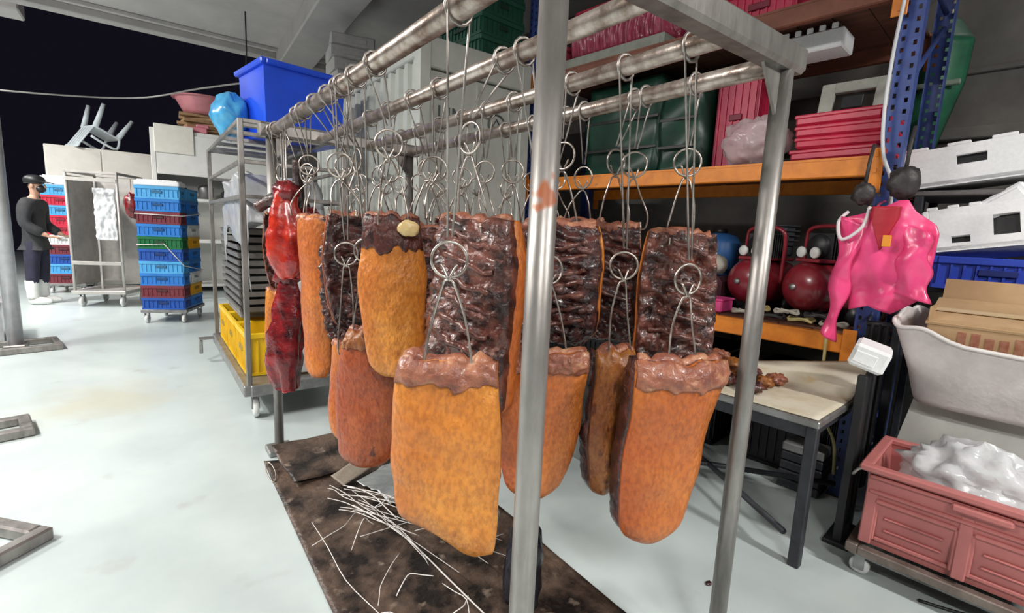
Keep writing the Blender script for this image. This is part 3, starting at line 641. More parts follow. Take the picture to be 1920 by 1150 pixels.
for i, (x, w, h, c) in enumerate([(-.6, .3, .2, (.05, .05, .06)), (-.2, .25, .26, (.2, .2, .2)), (.18, .3, .18, (.07, .07, .08)), (.55, .28, .24, (.25, .22, .2))]):
    m = MB(); m.lathe([(0, 0), (w*.36, 0), (w*.46, h*.2), (w*.48, h*.75), (w*.40, h*.9), (w*.2, h), (0, h)], 16)
    p = Matrix.Rotation(R(-4), 3, 'Z') @ Vector((x, -.12, 1.646)); tag(m.build('cooking_pot', plastic('pot_%d' % i, c, .4, metal=.5), None, (1.12+p.x, 10.6+p.y, p.z)), ['black round pot', 'grey tall pot', 'squat black pot', 'brownish grey pot'][i]+' inside the white cupboard', 'pot')
# cardboard pile, pink basin
for i in range(7):
    m = MB(); w = .95-.03*((i*3) % 4); m.box((0, 0, .025), (w, .50, .048), ch=.003)
    for k in range(3): m.box((-w*.3+w*.3*k, -.252, .025), (w*.24, .006, .03))
    tag(m.build('cardboard_sheet', card, None, (1.06+.03*((i*5) % 3-1), 10.74, 2.765+i*.051), R(-16+7*((i*2) % 5))), 'flattened cardboard bundle, %s in the pile under the pink basin' % ['lowest', 'second', 'third', 'middle', 'fifth', 'sixth', 'topmost'][i], 'cardboard')
pinkp = plastic('pink_basin_plastic', (.78, .30, .34), .35)
t = thing('washing_basin', 'big pink plastic basin tilted on the cardboard pile', 'basin', (.98, 10.70, 3.125), 0)
m = MB(); m.lathe([(0, 0), (.30, 0), (.34, .05), (.45, .26), (.455, .27), (.435, .265), (.325, .06), (.29, .018), (0, .018)], 32); m.build('bowl', pinkp, t)
m = MB(); m.lathe([(.44, .262), (.49, .258), (.50, .272), (.485, .284), (.44, .276)], 32); m.build('rim', pinkp, t)
m = MB(); m.box((0, 0, .05), (.34, .14, .09), ch=.02); m.box((.1, -.01, .12), (.2, .12, .06), ch=.02); tag(m.build('parcel', plastic('pink_parcel', (.82, .30, .36), .4), None, (.80, 10.345, 2.762), R(-4)), 'small pink and white parcel at the front of the white cupboard top', 'parcel')
# monobloc chair, upturned
chm = plastic('pale_chair_plastic', (.74, .82, .86), .35)
t = thing('plastic_chair', 'pale plastic armchair lying upturned on the cream cabinet', 'chair', (-.55, 11.85, 2.58), 0)
Mc = Matrix.Translation((0, 0, .40)) @ Matrix.Rotation(R(-62), 4, 'Z') @ Matrix.Rotation(R(155), 4, 'X')
m = MB(); m.box((0, 0, 0), (.46, .44, .035), ch=.012, M=Mc); m.build('seat', chm, t)
for sx in (-1, 1):
    for sy in (-1, 1):
        m = MB(); a = Vector((sx*.19, sy*.18, 0)); b = Vector((sx*.25, sy*.24, -.42)); m.tube([Mc @ a, Mc @ a.lerp(b, .5), Mc @ b], [.05, .042, .034], 6); m.build('leg', chm, t)
    m = MB(); m.tube([Mc @ Vector(p) for p in smooth([(sx*.22, -.2, 0), (sx*.26, -.21, .2), (sx*.26, .0, .22), (sx*.25, .2, .2)], 3)], .022, 6); m.build('armrest', chm, t)
for k in range(5):
    m = MB(); m.box((-.17+.085*k, .24, .22), (.045, .022, .44), (R(-10), 0, 0), ch=.006, M=Mc); m.build('back_slat', chm, t)
m = MB(); m.box((0, .28, .44), (.44, .028, .07), (R(-10), 0, 0), ch=.01, M=Mc); m.build('back_rail', chm, t)
t.location.z = 2.436-min(v.co.z for c in t.children for v in c.data.vertices)
m = MB(); m.tube(smooth([(-2.2, 8.4, 2.62), (-1.0, 8.4, 2.70), (0, 8.2, 2.80), (.6, 7.0, 2.8), (1.3, 5.4, 2.75)], 8), .010, 6); tag(m.build('hanging_cable', plastic('grey_cable', (.30, .29, .28), .5)), 'slack grey cable strung across the dark opening', 'cable')

# ------------------------------------------------------------------ person
def skinmesh(name, J, E_, mats, parent, sub=2):
    me = bpy.data.meshes.new(name); me.from_pydata([j[0] for j in J], E_, []); o = bpy.data.objects.new(name+'_tmp', me); COL.objects.link(o)
    sm = o.modifiers.new('s', 'SKIN'); sm.use_smooth_shade = True
    sv = me.skin_vertices[0].data
    for i, j in enumerate(J): sv[i].radius = j[1] if isinstance(j[1], tuple) else (j[1], j[1]); sv[i].use_root = (i == 0)
    ss = o.modifiers.new('d', 'SUBSURF'); ss.levels = sub; ss.render_levels = sub
    dg = bpy.context.evaluated_depsgraph_get(); nm = bpy.data.meshes.new_from_object(o.evaluated_get(dg))
    bpy.data.objects.remove(o); nm.name = name
    nm.materials.clear(); nm.materials.append(mats)
    for p in nm.polygons: p.use_smooth = True
    r = bpy.data.objects.new(name, nm); COL.objects.link(r); r.parent = parent
    return r
pr = thing('person', 'person in dark clothes, cap, face mask and white boots by the red crates', 'person', (-1.24, 9.5, 0), R(72))
J = [((0, 0, .92), (.14, .10)), ((0, 0, 1.10), (.13, .095)), ((0, -.01, 1.30), (.155, .105)), ((0, -.02, 1.43), (.10, .075)), ((0, -.035, 1.50), .048), ((0, -.05, 1.56), .055), ((0, -.06, 1.64), (.075, .09)), ((0, -.055, 1.70), (.055, .07)),
     ((.09, 0, .84), .085), ((.10, -.01, .48), .058), ((.10, .02, .10), .042), ((.105, -.10, .04), .038),
     ((-.09, 0, .84), .085), ((-.10, .02, .48), .058), ((-.10, .04, .10), .042), ((-.105, -.08, .04), .038),
     ((.18, -.01, 1.40), .058), ((.235, .0, 1.12), .045), ((.20, -.20, .99), .034), ((.195, -.25, .97), .026),
     ((-.18, -.01, 1.40), .058), ((-.235, .0, 1.12), .045), ((-.20, -.20, .99), .034), ((-.195, -.25, .97), .026)]
E_ = [(0, 1), (1, 2), (2, 3), (3, 4), (4, 5), (5, 6), (6, 7), (0, 8), (8, 9), (9, 10), (10, 11), (0, 12), (12, 13), (13, 14), (14, 15), (3, 16), (16, 17), (17, 18), (18, 19), (3, 20), (20, 21), (21, 22), (22, 23)]
skinmesh('body', J, E_, skin_m, pr)
def grow(J, ids, g): return [(J[i][0], tuple(x+g for x in J[i][1]) if isinstance(J[i][1], tuple) else J[i][1]+g) for i in ids]
J[3] = (J[3][0], (.13, .085))
skinmesh('jacket', grow(J, [0, 1, 2, 3, 16, 17, 18, 20, 21, 22], .032)+[((0, 0, .82), (.135, .105)), ((0, -.03, 1.475), (.085, .075))], [(3, 11), (10, 0), (0, 1), (1, 2), (2, 3), (3, 4), (4, 5), (5, 6), (3, 7), (7, 8), (8, 9)], mat('dark_jacket', (.028, .030, .034), (.018, .018, .02), .8, 0, 9, .3), pr)
skinmesh('trousers', [(J[0][0], (.135, .10))]+grow(J, [8, 9, 12, 13], .022)+[((.10, .02, .22), .07), ((-.10, .04, .22), .07), ((0, 0, 1.02), (.13, .10))], [(7, 0), (0, 1), (1, 2), (2, 5), (0, 3), (3, 4), (4, 6)], mat('navy_trousers', (.020, .020, .045), (.012, .012, .026), .8, 0, 9, .3), pr)
for sx, dy in ((1, 0), (-1, .02)):
    m = MB(); m.tube(smooth([(sx*.10, .02+dy, .34), (sx*.10, .02+dy, .2), (sx*.10, .02+dy, .09)], 3), [.075]*3+[.066]*3+[.062], 12); blob(m, (sx*.102, -.06+dy, .052), (.052, .14, .055), .05, 1, 1, 18); m.build('boot', white_p, pr)
for sx, hy, hz in ((1, -.255, .965), (-1, -.255, .965)):
    bx = sx*.205
    m = MB(); m.box((bx, hy-.02, hz), (.07, .085, .028), ch=.012); m.build('palm', skin_m, pr)
    for k in range(4):
        x = bx-.026+.0175*k; l = (.060, .070, .066, .050)[k]; m = MB(); m.tube([(x, hy-.055, hz), (x, hy-.055-l*.6, hz-.008), (x, hy-.055-l, hz-.03)], [.009, .0085, .007], 6); m.build('finger', skin_m, pr)
    m = MB(); m.tube([(bx-sx*.03, hy, hz), (bx-sx*.055, hy-.03, hz-.01), (bx-sx*.055, hy-.06, hz-.02)], [.011, .010, .008], 6); m.build('thumb', skin_m, pr)
m = MB(); blob(m, (0, -.045, 1.70), (.098, .112, .068), .04, 2, 3, 24, flatb=-.02); m.build('hair', black, pr)
m = MB(); m.lathe([(.108, 0), (.106, .04), (.085, .075), (.045, .095), (0, .10)], 20, (0, -.05, 1.70), sy=1.12); m.box((0, -.19, 1.705), (.15, .10, .012), (R(8), 0, 0), ch=.005); m.build('cap', black, pr)
m = MB(); blob(m, (0, -.115, 1.61), (.066, .055, .055), .04, 2, 5, 18); m.build('face_mask', black, pr)
for sx in (-1, 1):
    m = MB(); blob(m, (sx*.034, -.148, 1.665), (.014, .008, .009), 0, 1, 0, 10); m.build('eye', black, pr)
    m = MB(); blob(m, (sx*.085, -.055, 1.64), (.012, .022, .032), .05, 1, 0, 10); m.build('ear', skin_m, pr)
m = MB(); blob(m, (0, -.160, 1.640), (.014, .020, .022), 0, 1, 0, 10); m.build('nose', skin_m, pr)

# ------------------------------------------------------------------ left foreground: posts on frame feet
def framefoot(par, c, w, d, rz, hz=.06, bw=.05):
    Mf = Matrix.Translation(c) @ Matrix.Rotation(rz, 4, 'Z')
    for sy in (-1, 1):
        m = MB(); m.box((0, sy*(d/2-bw/2), hz/2), (w, bw, hz), ch=.008, M=Mf); m.build('foot_bar', steel, par)
    for sx in (-1, 1):
        m = MB(); m.box((sx*(w/2-bw/2), 0, hz/2), (bw, d-2*bw, hz), ch=.008, M=Mf); m.build('foot_bar', steel, par)
t = thing('steel_stand', 'grey steel post on a flat looped foot standing near the person', 'stand', (-1.03, 6.32, 0), 0)
m = MB(); m.tube([(0, 0, .03), (0, 0, 3.59)], .058, 16); m.build('post', mat('grey_painted_post', (.50, .50, .52), (.38, .38, .40), .35, .5, 8, .05), t)
m = MB(); m.box((0, 0, .035), (.16, .16, .05), ch=.01); m.build('base_plate', steel, t)
framefoot(t, (-.12, -.02, 0), .86, .42, R(12))
for lab, c, w, d, rz in (('low steel frame foot reaching in by the big floor stain', (-.98, 3.86, 0), .76, .30, R(12)), ('low steel frame foot with square corner, on the bright floor', (-.70, 2.42, 0), .62, .34, R(42))):
    t = thing('steel_stand', lab, 'stand', c, rz); framefoot(t, (0, 0, 0), w, d, 0, .055, .055)
    m = MB(); m.box((-.05, 0, .03), (.05, d-.1, .05), ch=.006); m.build('foot_bar', steel, t)
    m = MB(); m.tube([(-w*.40, 0, .05), (-w*.40, 0, 1.7)], .03, 12); m.build('post', steel, t)
t = thing('floor_tub', 'grey see-through plastic tub on the floor behind the grey steel post', 'tub', (-1.55, 6.9, 0), R(8))
m = MB(); m.box((0, 0, .01), (.7, .5, .02))
for sx in (-1, 1): m.box((sx*.345, 0, .2), (.012, .5, .4)); m.box((0, sx*.245, .2), (.68, .012, .4))
m.build('body', greybag, t)
m = MB()
for sx in (-1, 1): m.box((sx*.36, 0, .40), (.03, .53, .03), ch=.006); m.box((0, sx*.26, .40), (.70, .03, .03), ch=.006)
m.build('rim', plastic('grey_rim', (.4, .4, .41)), t)

# ------------------------------------------------------------------ tray trolley behind the rack
TX, TY, TW, TD = .80, 4.33, .66, 1.82
t = thing('tray_trolley', 'long steel tray trolley on white casters behind the hanging rack', 'trolley', (TX, TY, 0), 0)
for sx in (-1, 1):
    for sy in (-1, 1):
        m = MB(); m.box((sx*(TW/2-.02), sy*(TD/2-.02), 1.05), (.032, .032, 1.72), ch=.004); m.build('post', steel, t)
        thing_caster(t, (sx*(TW/2-.06), sy*(TD/2-.08), 0), .17)
for sx in (-1, 1):
    m = MB(); m.box((sx*(TW/2-.01), 0, .205), (.05, TD, .075), ch=.006); m.build('base_bar', galv, t)
    for z in (1.45, 1.66, 1.90):
        m = MB(); m.box((sx*(TW/2-.02), 0, z), (.024, TD-.06, .024), ch=.003); m.build('side_rail', steel, t)
for sy in (-1, 1):
    m = MB(); m.box((0, sy*(TD/2-.01), .205), (TW-.05, .05, .075), ch=.006); m.build('base_bar', galv, t)
    for z in (1.45, 1.66, 1.90):
        m = MB(); m.box((0, sy*(TD/2-.02), z), (TW-.06, .024, .024), ch=.003); m.build('cross_rail', steel, t)
m = MB(); m.box((0, 0, .232), (TW-.06, TD-.06, .012)); m.build('base_plate', galv, t)
for k in range(5):
    m = MB(); m.box((0, -TD/2+.2+.355*k, 1.905), (TW-.04, .06, .022)); m.build('top_slat', steel, t)
m = MB(); m.box((-TW/2-.075, TD/2-.1, .22), (.12, .10, .012), ch=.003); m.box((-TW/2-.12, TD/2-.1, .15), (.03, .07, .13), ch=.006); m.build('brake_bracket', galv, t)
traym = mat('dark_grey_tray', (.20, .19, .185), (.13, .125, .12), .45, .5, 8, .05)
for i in range(11):
    z = .62+.058*i; tt = thing('baking_tray', 'dark grey baking tray, %s of the pile on the tray trolley' % ORD[10-i], 'tray', (TX+.0, TY+.18, z), 0, 'trays piled on the tray trolley')
    m = MB(); m.box((0, 0, .005), (.50, .92, .008)); m.build('pan', traym, tt)
    m = MB()
    for sx in (-1, 1): m.box((sx*.262, 0, .022), (.012, .95, .036), (0, sx*R(14), 0)); m.box((0, sx*.465, .022), (.50, .012, .036))
    m.build('rim', traym, tt)
yel = ('strong yellow', (.82, .52, .01))
for i, (yy, z, lab) in enumerate([(3.87, .240, 'yellow crate at the near end of the tray trolley base'), (4.37, .240, 'yellow crate in the middle of the tray trolley base'), (4.87, .240, 'yellow crate at the far end of the tray trolley base')]):
    crate('yellow_crate', lab, (TX-.06, yy, z), 0, .46, .46, .30, yel)
crate('grey_crate', 'grey crate under the tray pile on the trolley', (TX, 4.60, .545), 0, .46, .70, .07, ('grey', (.3, .3, .3)))
t = thing('foam_board', 'upright white foam board leaning at the near end of the tray trolley', 'board', (TX+.06, 3.535, .242), R(-3))
m = MB(); m.box((0, 0, .34), (.42, .05, .66), (R(4), 0, 0), ch=.01); m.box((0, -.035, .64), (.3, .02, .05), (R(4), 0, 0), ch=.006); m.build('panel', foam, t)
def drape(o_):
    def fn(u, v):
        y = -.80+1.14*u; e = math.sin(PI*u)**.45; top = .30*e+.05*math.sin(u*9)
        if v < .4: x = .24-.52*(v/.4); z = top
        else:
            q = (v-.4)/.6; x = -.280-.006*math.sin(PI*q); z = top-(.36+.10*(1-u)**2+.05*math.sin(u*7))*q
        g = (.030 if v < .4 else .010+.020*max(0, .5-v)/.1)*(.5-abs(fbm(Vector((y*3.2, z*3.2+x*2, 4)), 3)))*2
        return Vector((x*(.95+.05*e)-g-o_*(.5 if v < .4 else -1), y, z+g*.8-o_))
    return fn
m = MB(); m.shell(drape(0), drape(.006), 60, 44); tag(m.build('grey_film', greybag, None, (TX-.0, TY+.0, 1.30)), 'big grey plastic film draped over the tray pile', 'film')
m = MB(); blob(m, (0, 0, 0), (.17, .19, .25), .20, 2.2, 15, 34); tag(m.build('clear_bag', thickbag, None, (TX-.06, TY+.60, 1.48)), 'crumpled clear bag at the far end of the tray trolley', 'bag')

# ------------------------------------------------------------------ big blue tub on the trolley
tubm = plastic('royal_blue_tub', (.012, .085, .80), .32)
def tub(label, loc, rz, w, d, h, mt, tap=.9, wt=.02, name='plastic_tub', group=None, band=True, ro=.008):
    t = thing(name, label, 'tub', loc, rz, group)
    b = [(-w/2*tap, -d/2*tap), (w/2*tap, -d/2*tap), (w/2*tap, d/2*tap), (-w/2*tap, d/2*tap)]; T_ = [(-w/2, -d/2), (w/2, -d/2), (w/2, d/2), (-w/2, d/2)]
    def ins(q, e): return [(x-math.copysign(e, x), y-math.copysign(e, y)) for x, y in q]
    vs = [(x, y, 0) for x, y in b]+[(x, y, h) for x, y in T_]+[(x, y, h) for x, y in ins(T_, wt)]+[(x, y, wt) for x, y in ins(b, wt)]
    fs = [(3, 2, 1, 0)]
    for k in range(4):
        l = (k+1) % 4; fs += [(k, l, 4+l, 4+k), (4+k, 4+l, 8+l, 8+k), (8+k, 8+l, 12+l, 12+k)]
    fs.append((12, 13, 14, 15))
    m = MB(); m.add(vs, fs); m.build('body', mt, t)
    m = MB()
    for sx in (-1, 1): m.box((sx*(w/2+ro), 0, h-.02), (.04, d+.04+2*ro, .04), ch=.01); m.box((0, sx*(d/2+ro), h-.02), (w-.02, .04, .04), ch=.01)
    m.build('rim', mt, t)
    if not band: return t
    m = MB()
    for sx in (-1, 1): m.box((sx*(w/2*tap-.0), 0, .018), (.02, d*tap*.96, .03), ch=.006); m.box((0, sx*(d/2*tap), .018), (w*tap*.96, .02, .03), ch=.006)
    m.build('base_band', mt, t)
    return t
tub('large royal blue tub on top of the tray trolley', (.98, 4.27, 1.917), R(9), .60, .52, .52, tubm, .95)
m = MB(); blob(m, (0, 0, 0), (.12, .18, .17), .22, 1.5, 5, 36); tag(m.build('blue_bag', mat('aqua_film', (.10, .48, .78), (.05, .30, .60), .25, 0, 6, .5, 14, alpha=.9), None, (.565, 4.42, 2.08)), 'light blue plastic bag bunched beside the royal blue tub', 'bag')

# ------------------------------------------------------------------ pale steel cabin behind the rack
CX0, CX1, CY0, CY1, CZ = 1.58, 2.455, 3.22, 5.6, 2.60
t = thing('steel_cabin', 'pale grey corrugated steel storage cabin with lettering behind the rack', 'cabin', ((CX0+CX1)/2, (CY0+CY1)/2, 0), 0)
W2, D2 = (CX1-CX0)/2, (CY1-CY0)/2
m = MB(); m.box((0, 0, CZ/2), (2*W2-.05, 2*D2-.05, CZ-.02)); m.build('core', contm, t)
def corr(p0, dx, n, L_, z0, z1, nrm):
    """one vertical corrugated sheet"""
    m = MB(); prof = []; p = L_/n
    for k in range(n):
        for f, o_ in ((0, 0), (.3, 0), (.42, .028), (.78, .028), (.9, 0)): prof.append(((k+f)*p, o_))
    prof.append((L_, 0)); vs = []; fs = []
    for a, o_ in prof:
        b = Vector(p0)+Vector(dx)*a+Vector(nrm)*o_; vs += [(b.x, b.y, z0), (b.x, b.y, z1)]
    for i in range(len(prof)-1): fs.append((2*i, 2*i+2, 2*i+3, 2*i+1))
    m.add(vs, fs); return m
corr((-W2-.0, D2, 0), (0, -1, 0), 16, 2*D2, .1, CZ-.1, (-1, 0, 0)).build('corrugated_side', contm, t)
m = MB(); m.box((0, -D2, CZ/2-.05), (2*W2-.1, .03, CZ-.32), ch=.004); fp = m.build('front_panel', contm, t)
for x in (-.30, .0, .30):
    m = MB(); m.box((x, -D2-.018, CZ/2-.05), (.012, .012, CZ-.36)); m.build('panel_rib', contm, t)
for x, y in ((-W2, -D2), (W2, -D2), (-W2, D2), (W2, D2)):
    m = MB(); m.box((x, y, CZ/2), (.09, .09, CZ), ch=.008); m.build('corner_post', contm, t)
m = MB(); m.box((0, -D2, CZ-.10), (2*W2+.06, .08, .2), ch=.008); m.build('top_band', contm, t)
m = MB(); m.box((-W2, 0, CZ-.07), (.08, 2*D2+.06, .14), ch=.008); m.build('top_band', contm, t)
m = MB(); m.box((0, -D2-.03, 1.37), (.34, .03, .05), ch=.005); m.build('door_bar', galv, t)
# lettering and emblem on the cabin front
cu = bpy.data.curves.new('lettering', 'FONT'); cu.body = 'UNIT'; cu.size = .155; cu.extrude = .002
tmp = bpy.data.objects.new('tmp', cu); COL.objects.link(tmp); dg = bpy.context.evaluated_depsgraph_get()
lm = bpy.data.meshes.new_from_object(tmp.evaluated_get(dg)); bpy.data.objects.remove(tmp)
lm.materials.clear(); inkm = mat('dark_ink', (.06, .07, .07), (.10, .11, .11), .6); lm.materials.append(inkm)
lo = bpy.data.objects.new('lettering', lm); COL.objects.link(lo); lo.parent = t; lo.location = (-.33, -D2-.020, 2.06); lo.rotation_euler = (PI/2, 0, 0); lo['label'] = 'dark block lettering'
m = MB(); m.tube([(.18+.075*math.cos(a), -D2-.02, 2.11+.075*math.sin(a)) for a in [2*PI*k/24 for k in range(24)]], .008, 5, closed=True); m.tube([(.13, -D2-.02, 2.08), (.18, -D2-.02, 2.15), (.23, -D2-.02, 2.08)], .007, 5); m.build('emblem', inkm, t)
# things on the cabin roof
dkg = ('dark green', (.012, .085, .055))
for i in range(5):
    crate('green_crate', 'dark green crate, %s in the pile on the cabin roof' % ['lowest', 'second', 'middle', 'fourth', 'topmost'][i], (2.27+.012*((i*3) % 3-1), 3.55, 2.602+i*.155), R(4), .42, .55, .154, dkg)
gst = mat('grey_wrapped_bundle', (.46, .45, .43), (.36, .35, .34), .6, 0, 6, .3, 20)
for i in range(5):
    m = MB(); w = .40+.015*((i*2) % 3); m.box((0, 0, .06), (w, .34, .118), ch=.014); m.box((.02, -.172, .06), (w*.5, .008, .045), ch=.002)
    tag(m.build('paper_bundle', gst, None, (1.78+.02*((i*5) % 3), 5.36, 2.602+i*.12), R(-14+5*((i*3) % 4))), 'grey wrapped paper bundle, %s in the pile at the cabin roof edge' % ['lowest', 'second', 'middle', 'fourth', 'topmost'][i], 'bundle')
m = MB(); m.box((0, 0, .10), (.30, .03, .22), (R(-52), 0, 0), ch=.006); m.box((0, -.03, .1), (.24, .02, .16), (R(-52), 0, 0), ch=.006)
tag(m.build('foam_slab', foam, None, (1.70, 4.95, 2.60), R(-38)), 'white foam lid leaning on the cabin roof edge', 'lid')

# ------------------------------------------------------------------ long-span shelving
SH = thing('storage_shelving', 'blue and orange boltless warehouse shelving with timber decks', 'shelving', P0, A6)
SD, SL = .85, 2.46; LV = [.87, 1.745, 2.53]
brownb = mat('red_brown_beam', (.20, .065, .035), (.13, .04, .022), .6, 0, 8, .1)
def upright(off, s):
    c = Vector((off, s, 0)); H_ = 3.15; w = .085; m = MB()
    # perforated front face (two columns of holes) and plain flanges
    xs = (-.0425, -.030, -.016, .016, .030, .0425)
    sg = -1 if off < .4 else 1
    for a, b in ((0, 1), (2, 3), (4, 5)): m.box(c+Vector((0, (xs[a]+xs[b])/2, H_/2)), (.004, xs[b]-xs[a], H_))
    n = 63; ph = H_/n
    for col, (a, b) in enumerate(((1, 2), (3, 4))):
        for k in range(n): m.box(c+Vector((0, (xs[a]+xs[b])/2, (k+.5+.25*(col*2-1))*ph)), (.004, xs[b]-xs[a], ph*.58))
    for sy in (-1, 1): m.box(c+Vector((-sg*.035, sy*.041, H_/2)), (.07, .004, H_))
    m.build('upright', bluep, SH)
    m = MB(); m.box(c+Vector((-sg*.03, 0, .006)), (.11, .11, .012)); m.build('foot_plate', galv, SH)
for off in (0, SD):
    for s_ in (0, SL): upright(off, s_)
for s_ in (0, SL):
    for k in range(5):
        z = .3+.58*k; m = MB(); m.tube([(.04, s_, z), (SD-.04, s_, z+(.5 if k % 2 else 0))], .014, 6); m.build('brace', bluep, SH)
for z in LV:
    for off in (-.02, SD+.02):
        m = MB(); m.box((off, SL/2, z-.05), (.045, SL-.10, .095), ch=.006); m.build('beam', orange if z < 2 else brownb, SH)
        m = MB(); m.box((off*1.0, SL/2, z-.008), (.049, SL-.11, .012)); m.build('beam_lip', orange if z < 2 else brownb, SH)
        for s_ in (.045, SL-.045):
            m = MB(); m.box((off-.028 if off < 0 else off+.028, s_-.0, z-.075), (.008, .06, .21), ch=.003)
            for k in range(3): m.box((off-.033 if off < 0 else off+.033, s_, z-.15+.075*k), (.006, .014, .02))
            m.build('beam_connector', orange, SH)
    nb = 14
    for k in range(nb):
        m = MB(); wv = (SL-.12)/nb; m.box((SD/2, .06+wv*(k+.5), z+.008-.012), (SD-.02, wv-.006, .02), ch=.002); m.build('deck_board', wood_d, SH)
def ST(off, s_): p = SP(off, s_); return (p.x, p.y)
def on(off, s_, z): return tuple(SP(off, s_, z))
Z0, Z1, Z2 = LV[0]+.009, LV[1]+.009, LV[2]+.009
# ---- mid shelf
dgm = mat('dark_green_sheet', (.010, .060, .036), (.006, .030, .020), .35, 0, 4, .2)
for i, (s_, w, h, lab) in enumerate([(1.66, .62, .66, 'tall dark green tarpaulin bale on the middle shelf'), (1.20, .26, .58, 'narrower dark green tarpaulin bale on the middle shelf')]):
    t = thing('tarpaulin_bale', lab, 'bale', on(.42, s_, Z1), A6)
    m = MB(); m.shell(lambda u, v: Vector((-.26-.02*math.sin(v*9+u*3), -w/2+w*u, .0+h*v-.02*math.sin(u*PI)*min(1, v*5)*(v < 1))), lambda u, v: Vector((.26, -w/2+w*u, .0+h*v)), 12, 14); m.build('bale', dgm, t)
    for z in (.2, .42):
        m = MB(); m.box((-.275, 0, h*z*1.4), (.012, w+.004, .02), ch=.002); m.build('strap', black, t)
pk = mat('hot_pink_plastic', (.66, .045, .13), (.52, .03, .09), .4, 0, 6, .1)
redp = mat('crimson_plastic', (.62, .028, .075), (.44, .018, .05), .38, 0, 6, .1)
crate('pink_crate', 'tall hot pink plastic crate on the middle shelf', on(.52, .90, Z1), A6, .40, .26, .62, ('hot pink', (.66, .03, .10)))
m = MB(); blob(m, (0, 0, .13), (.15, .185, .14), .24, 2.6, 21, 48, flatb=-.12); tag(m.build('clear_bag', mat('pinkish_clear_film', (.80, .66, .68), (.62, .50, .52), .14, 0, 6, .6, 14, alpha=.55), None, on(.145, .69, Z1+.002), A6), 'clear plastic bag of foam trays on the middle shelf', 'bag')
for i in range(4):
    t = thing('stacked_tray', 'deep crimson tray, %s in the pile at the end of the middle shelf' % ['lowest', 'second', 'third', 'topmost'][i], 'tray', on(.28, .275+.02*((i*3) % 3-1), Z1+.002+i*.060), A6+R((i*7) % 9-4))
    m = MB(); m.box((0, 0, .024), (.462, .388, .048), ch=.012); m.build('body', redp, t)
    m = MB(); m.box((0, 0, .047), (.47, .40, .022), ch=.006); m.build('rim', redp, t)
    m = MB(); m.box((-.222, 0, .022), (.012, .16, .016), ch=.003); m.build('grip', mat('dark_crimson', (.25, .01, .03), (.2, .01, .02), .5), t)
gtm = mat('dusty_white_plastic', (.42, .43, .38), (.30, .31, .27), .6, 0, 9, .15)
t = thing('drain_grate', 'dusty white plastic frame with square opening, propped above the crimson trays', 'frame', on(.32, .27, Z1+.245), A6)
Mg = Matrix.Translation((0, 0, .0)) @ Matrix.Rotation(R(14), 4, 'Y')
for c, d in (((0, -.13, .11), (.03, .07, .22)), ((0, .13, .11), (.03, .07, .22)), ((0, 0, .19), (.03, .2, .06)), ((0, 0, .02), (.03, .2, .04))):
    m = MB(); m.box(c, d, ch=.004, M=Mg); m.build('frame_bar', gtm, t)
m = MB(); m.box((-.02, .0, .09), (.02, .10, .07), ch=.004, M=Mg); m.build('panel', black, t)
# ---- top shelf
t = thing('wrapped_bundle', 'bundle of crimson strips wrapped in shiny film on the top shelf', 'bundle', on(.42, 1.74, Z2+.11), A6)
m = MB()
m.shell(lambda u, v: Vector((-.30+.03*math.sin(u*70+3*noise.noise(Vector((u*5, v*3, 1))))*.5-.03*math.sin(v*PI), -.40+.80*u, .32*v)), lambda u, v: Vector((.3, -.40+.80*u, .32*v)), 90, 12); m.build('strips', mat('crimson_strips_in_film', (.46, .05, .12), (.25, .02, .05), .18, 0, 9, .5, 30, coat=.6, stretch=(1, 6, 1)), t)
m = MB(); m.box((0, 0, .33), (.6, .78, .02), ch=.006); m.build('top_sheet', redp, t)
m = MB(); m.box((0, 0, .05), (.66, .86, .10), ch=.006); m.box((-.335, 0, .05), (.006, .8, .05)); tag(m.build('grey_board', mat('grey_green_board', (.34, .36, .31), (.26, .28, .24), .7, 0, 12, .2), None, on(.40, 1.74, Z2+.002), A6), 'thick grey green board under the crimson bundle', 'board')
crate('pink_crate', 'hot pink plastic crate on the top shelf', on(.42, .78, Z2), A6, .44, .40, .26, ('hot pink', (.66, .03, .10)))
t = thing('pink_tote', 'rosy tote box at the far end of the top shelf', 'box', on(.25, 2.30, Z2+.0), A6)
m = MB(); m.box((0, 0, .10), (.34, .20, .20), ch=.02); m.build('body', plastic('rosy_plastic', (.70, .12, .18), .4), t)
m = MB(); m.box((0, 0, .215), (.36, .22, .03), ch=.008); m.build('lid', plastic('rosy_plastic', (.70, .12, .18), .4), t)
t = thing('foam_tray', 'pale cut foam block hung under the top shelf', 'block', on(.30, .52, 2.36), A6)
m = MB(); m.box((0, 0, .05), (.20, .40, .10), ch=.008)
for k in range(6): m.box((-.085, -.15+.06*k, .115), (.02, .03, .03), ch=.004)
m.build('block', foam, t)
m = MB()
for sy in (-1, 1): m.tube([(0, sy*.15, .09), (0, sy*.15, .17)], .006, 6)
m.build('tie', cord_m, t)
for i, s_ in enumerate((.36, .98, 1.62, 2.16)):
    crate('black_crate', 'black storage crate, %s from the near upright under the low shelf' % ['first', 'second', 'third', 'fourth'][i], on(.40, s_, 0), A6, .60, .50, .56+.04*(i % 2), ('black', (.010, .010, .012)))
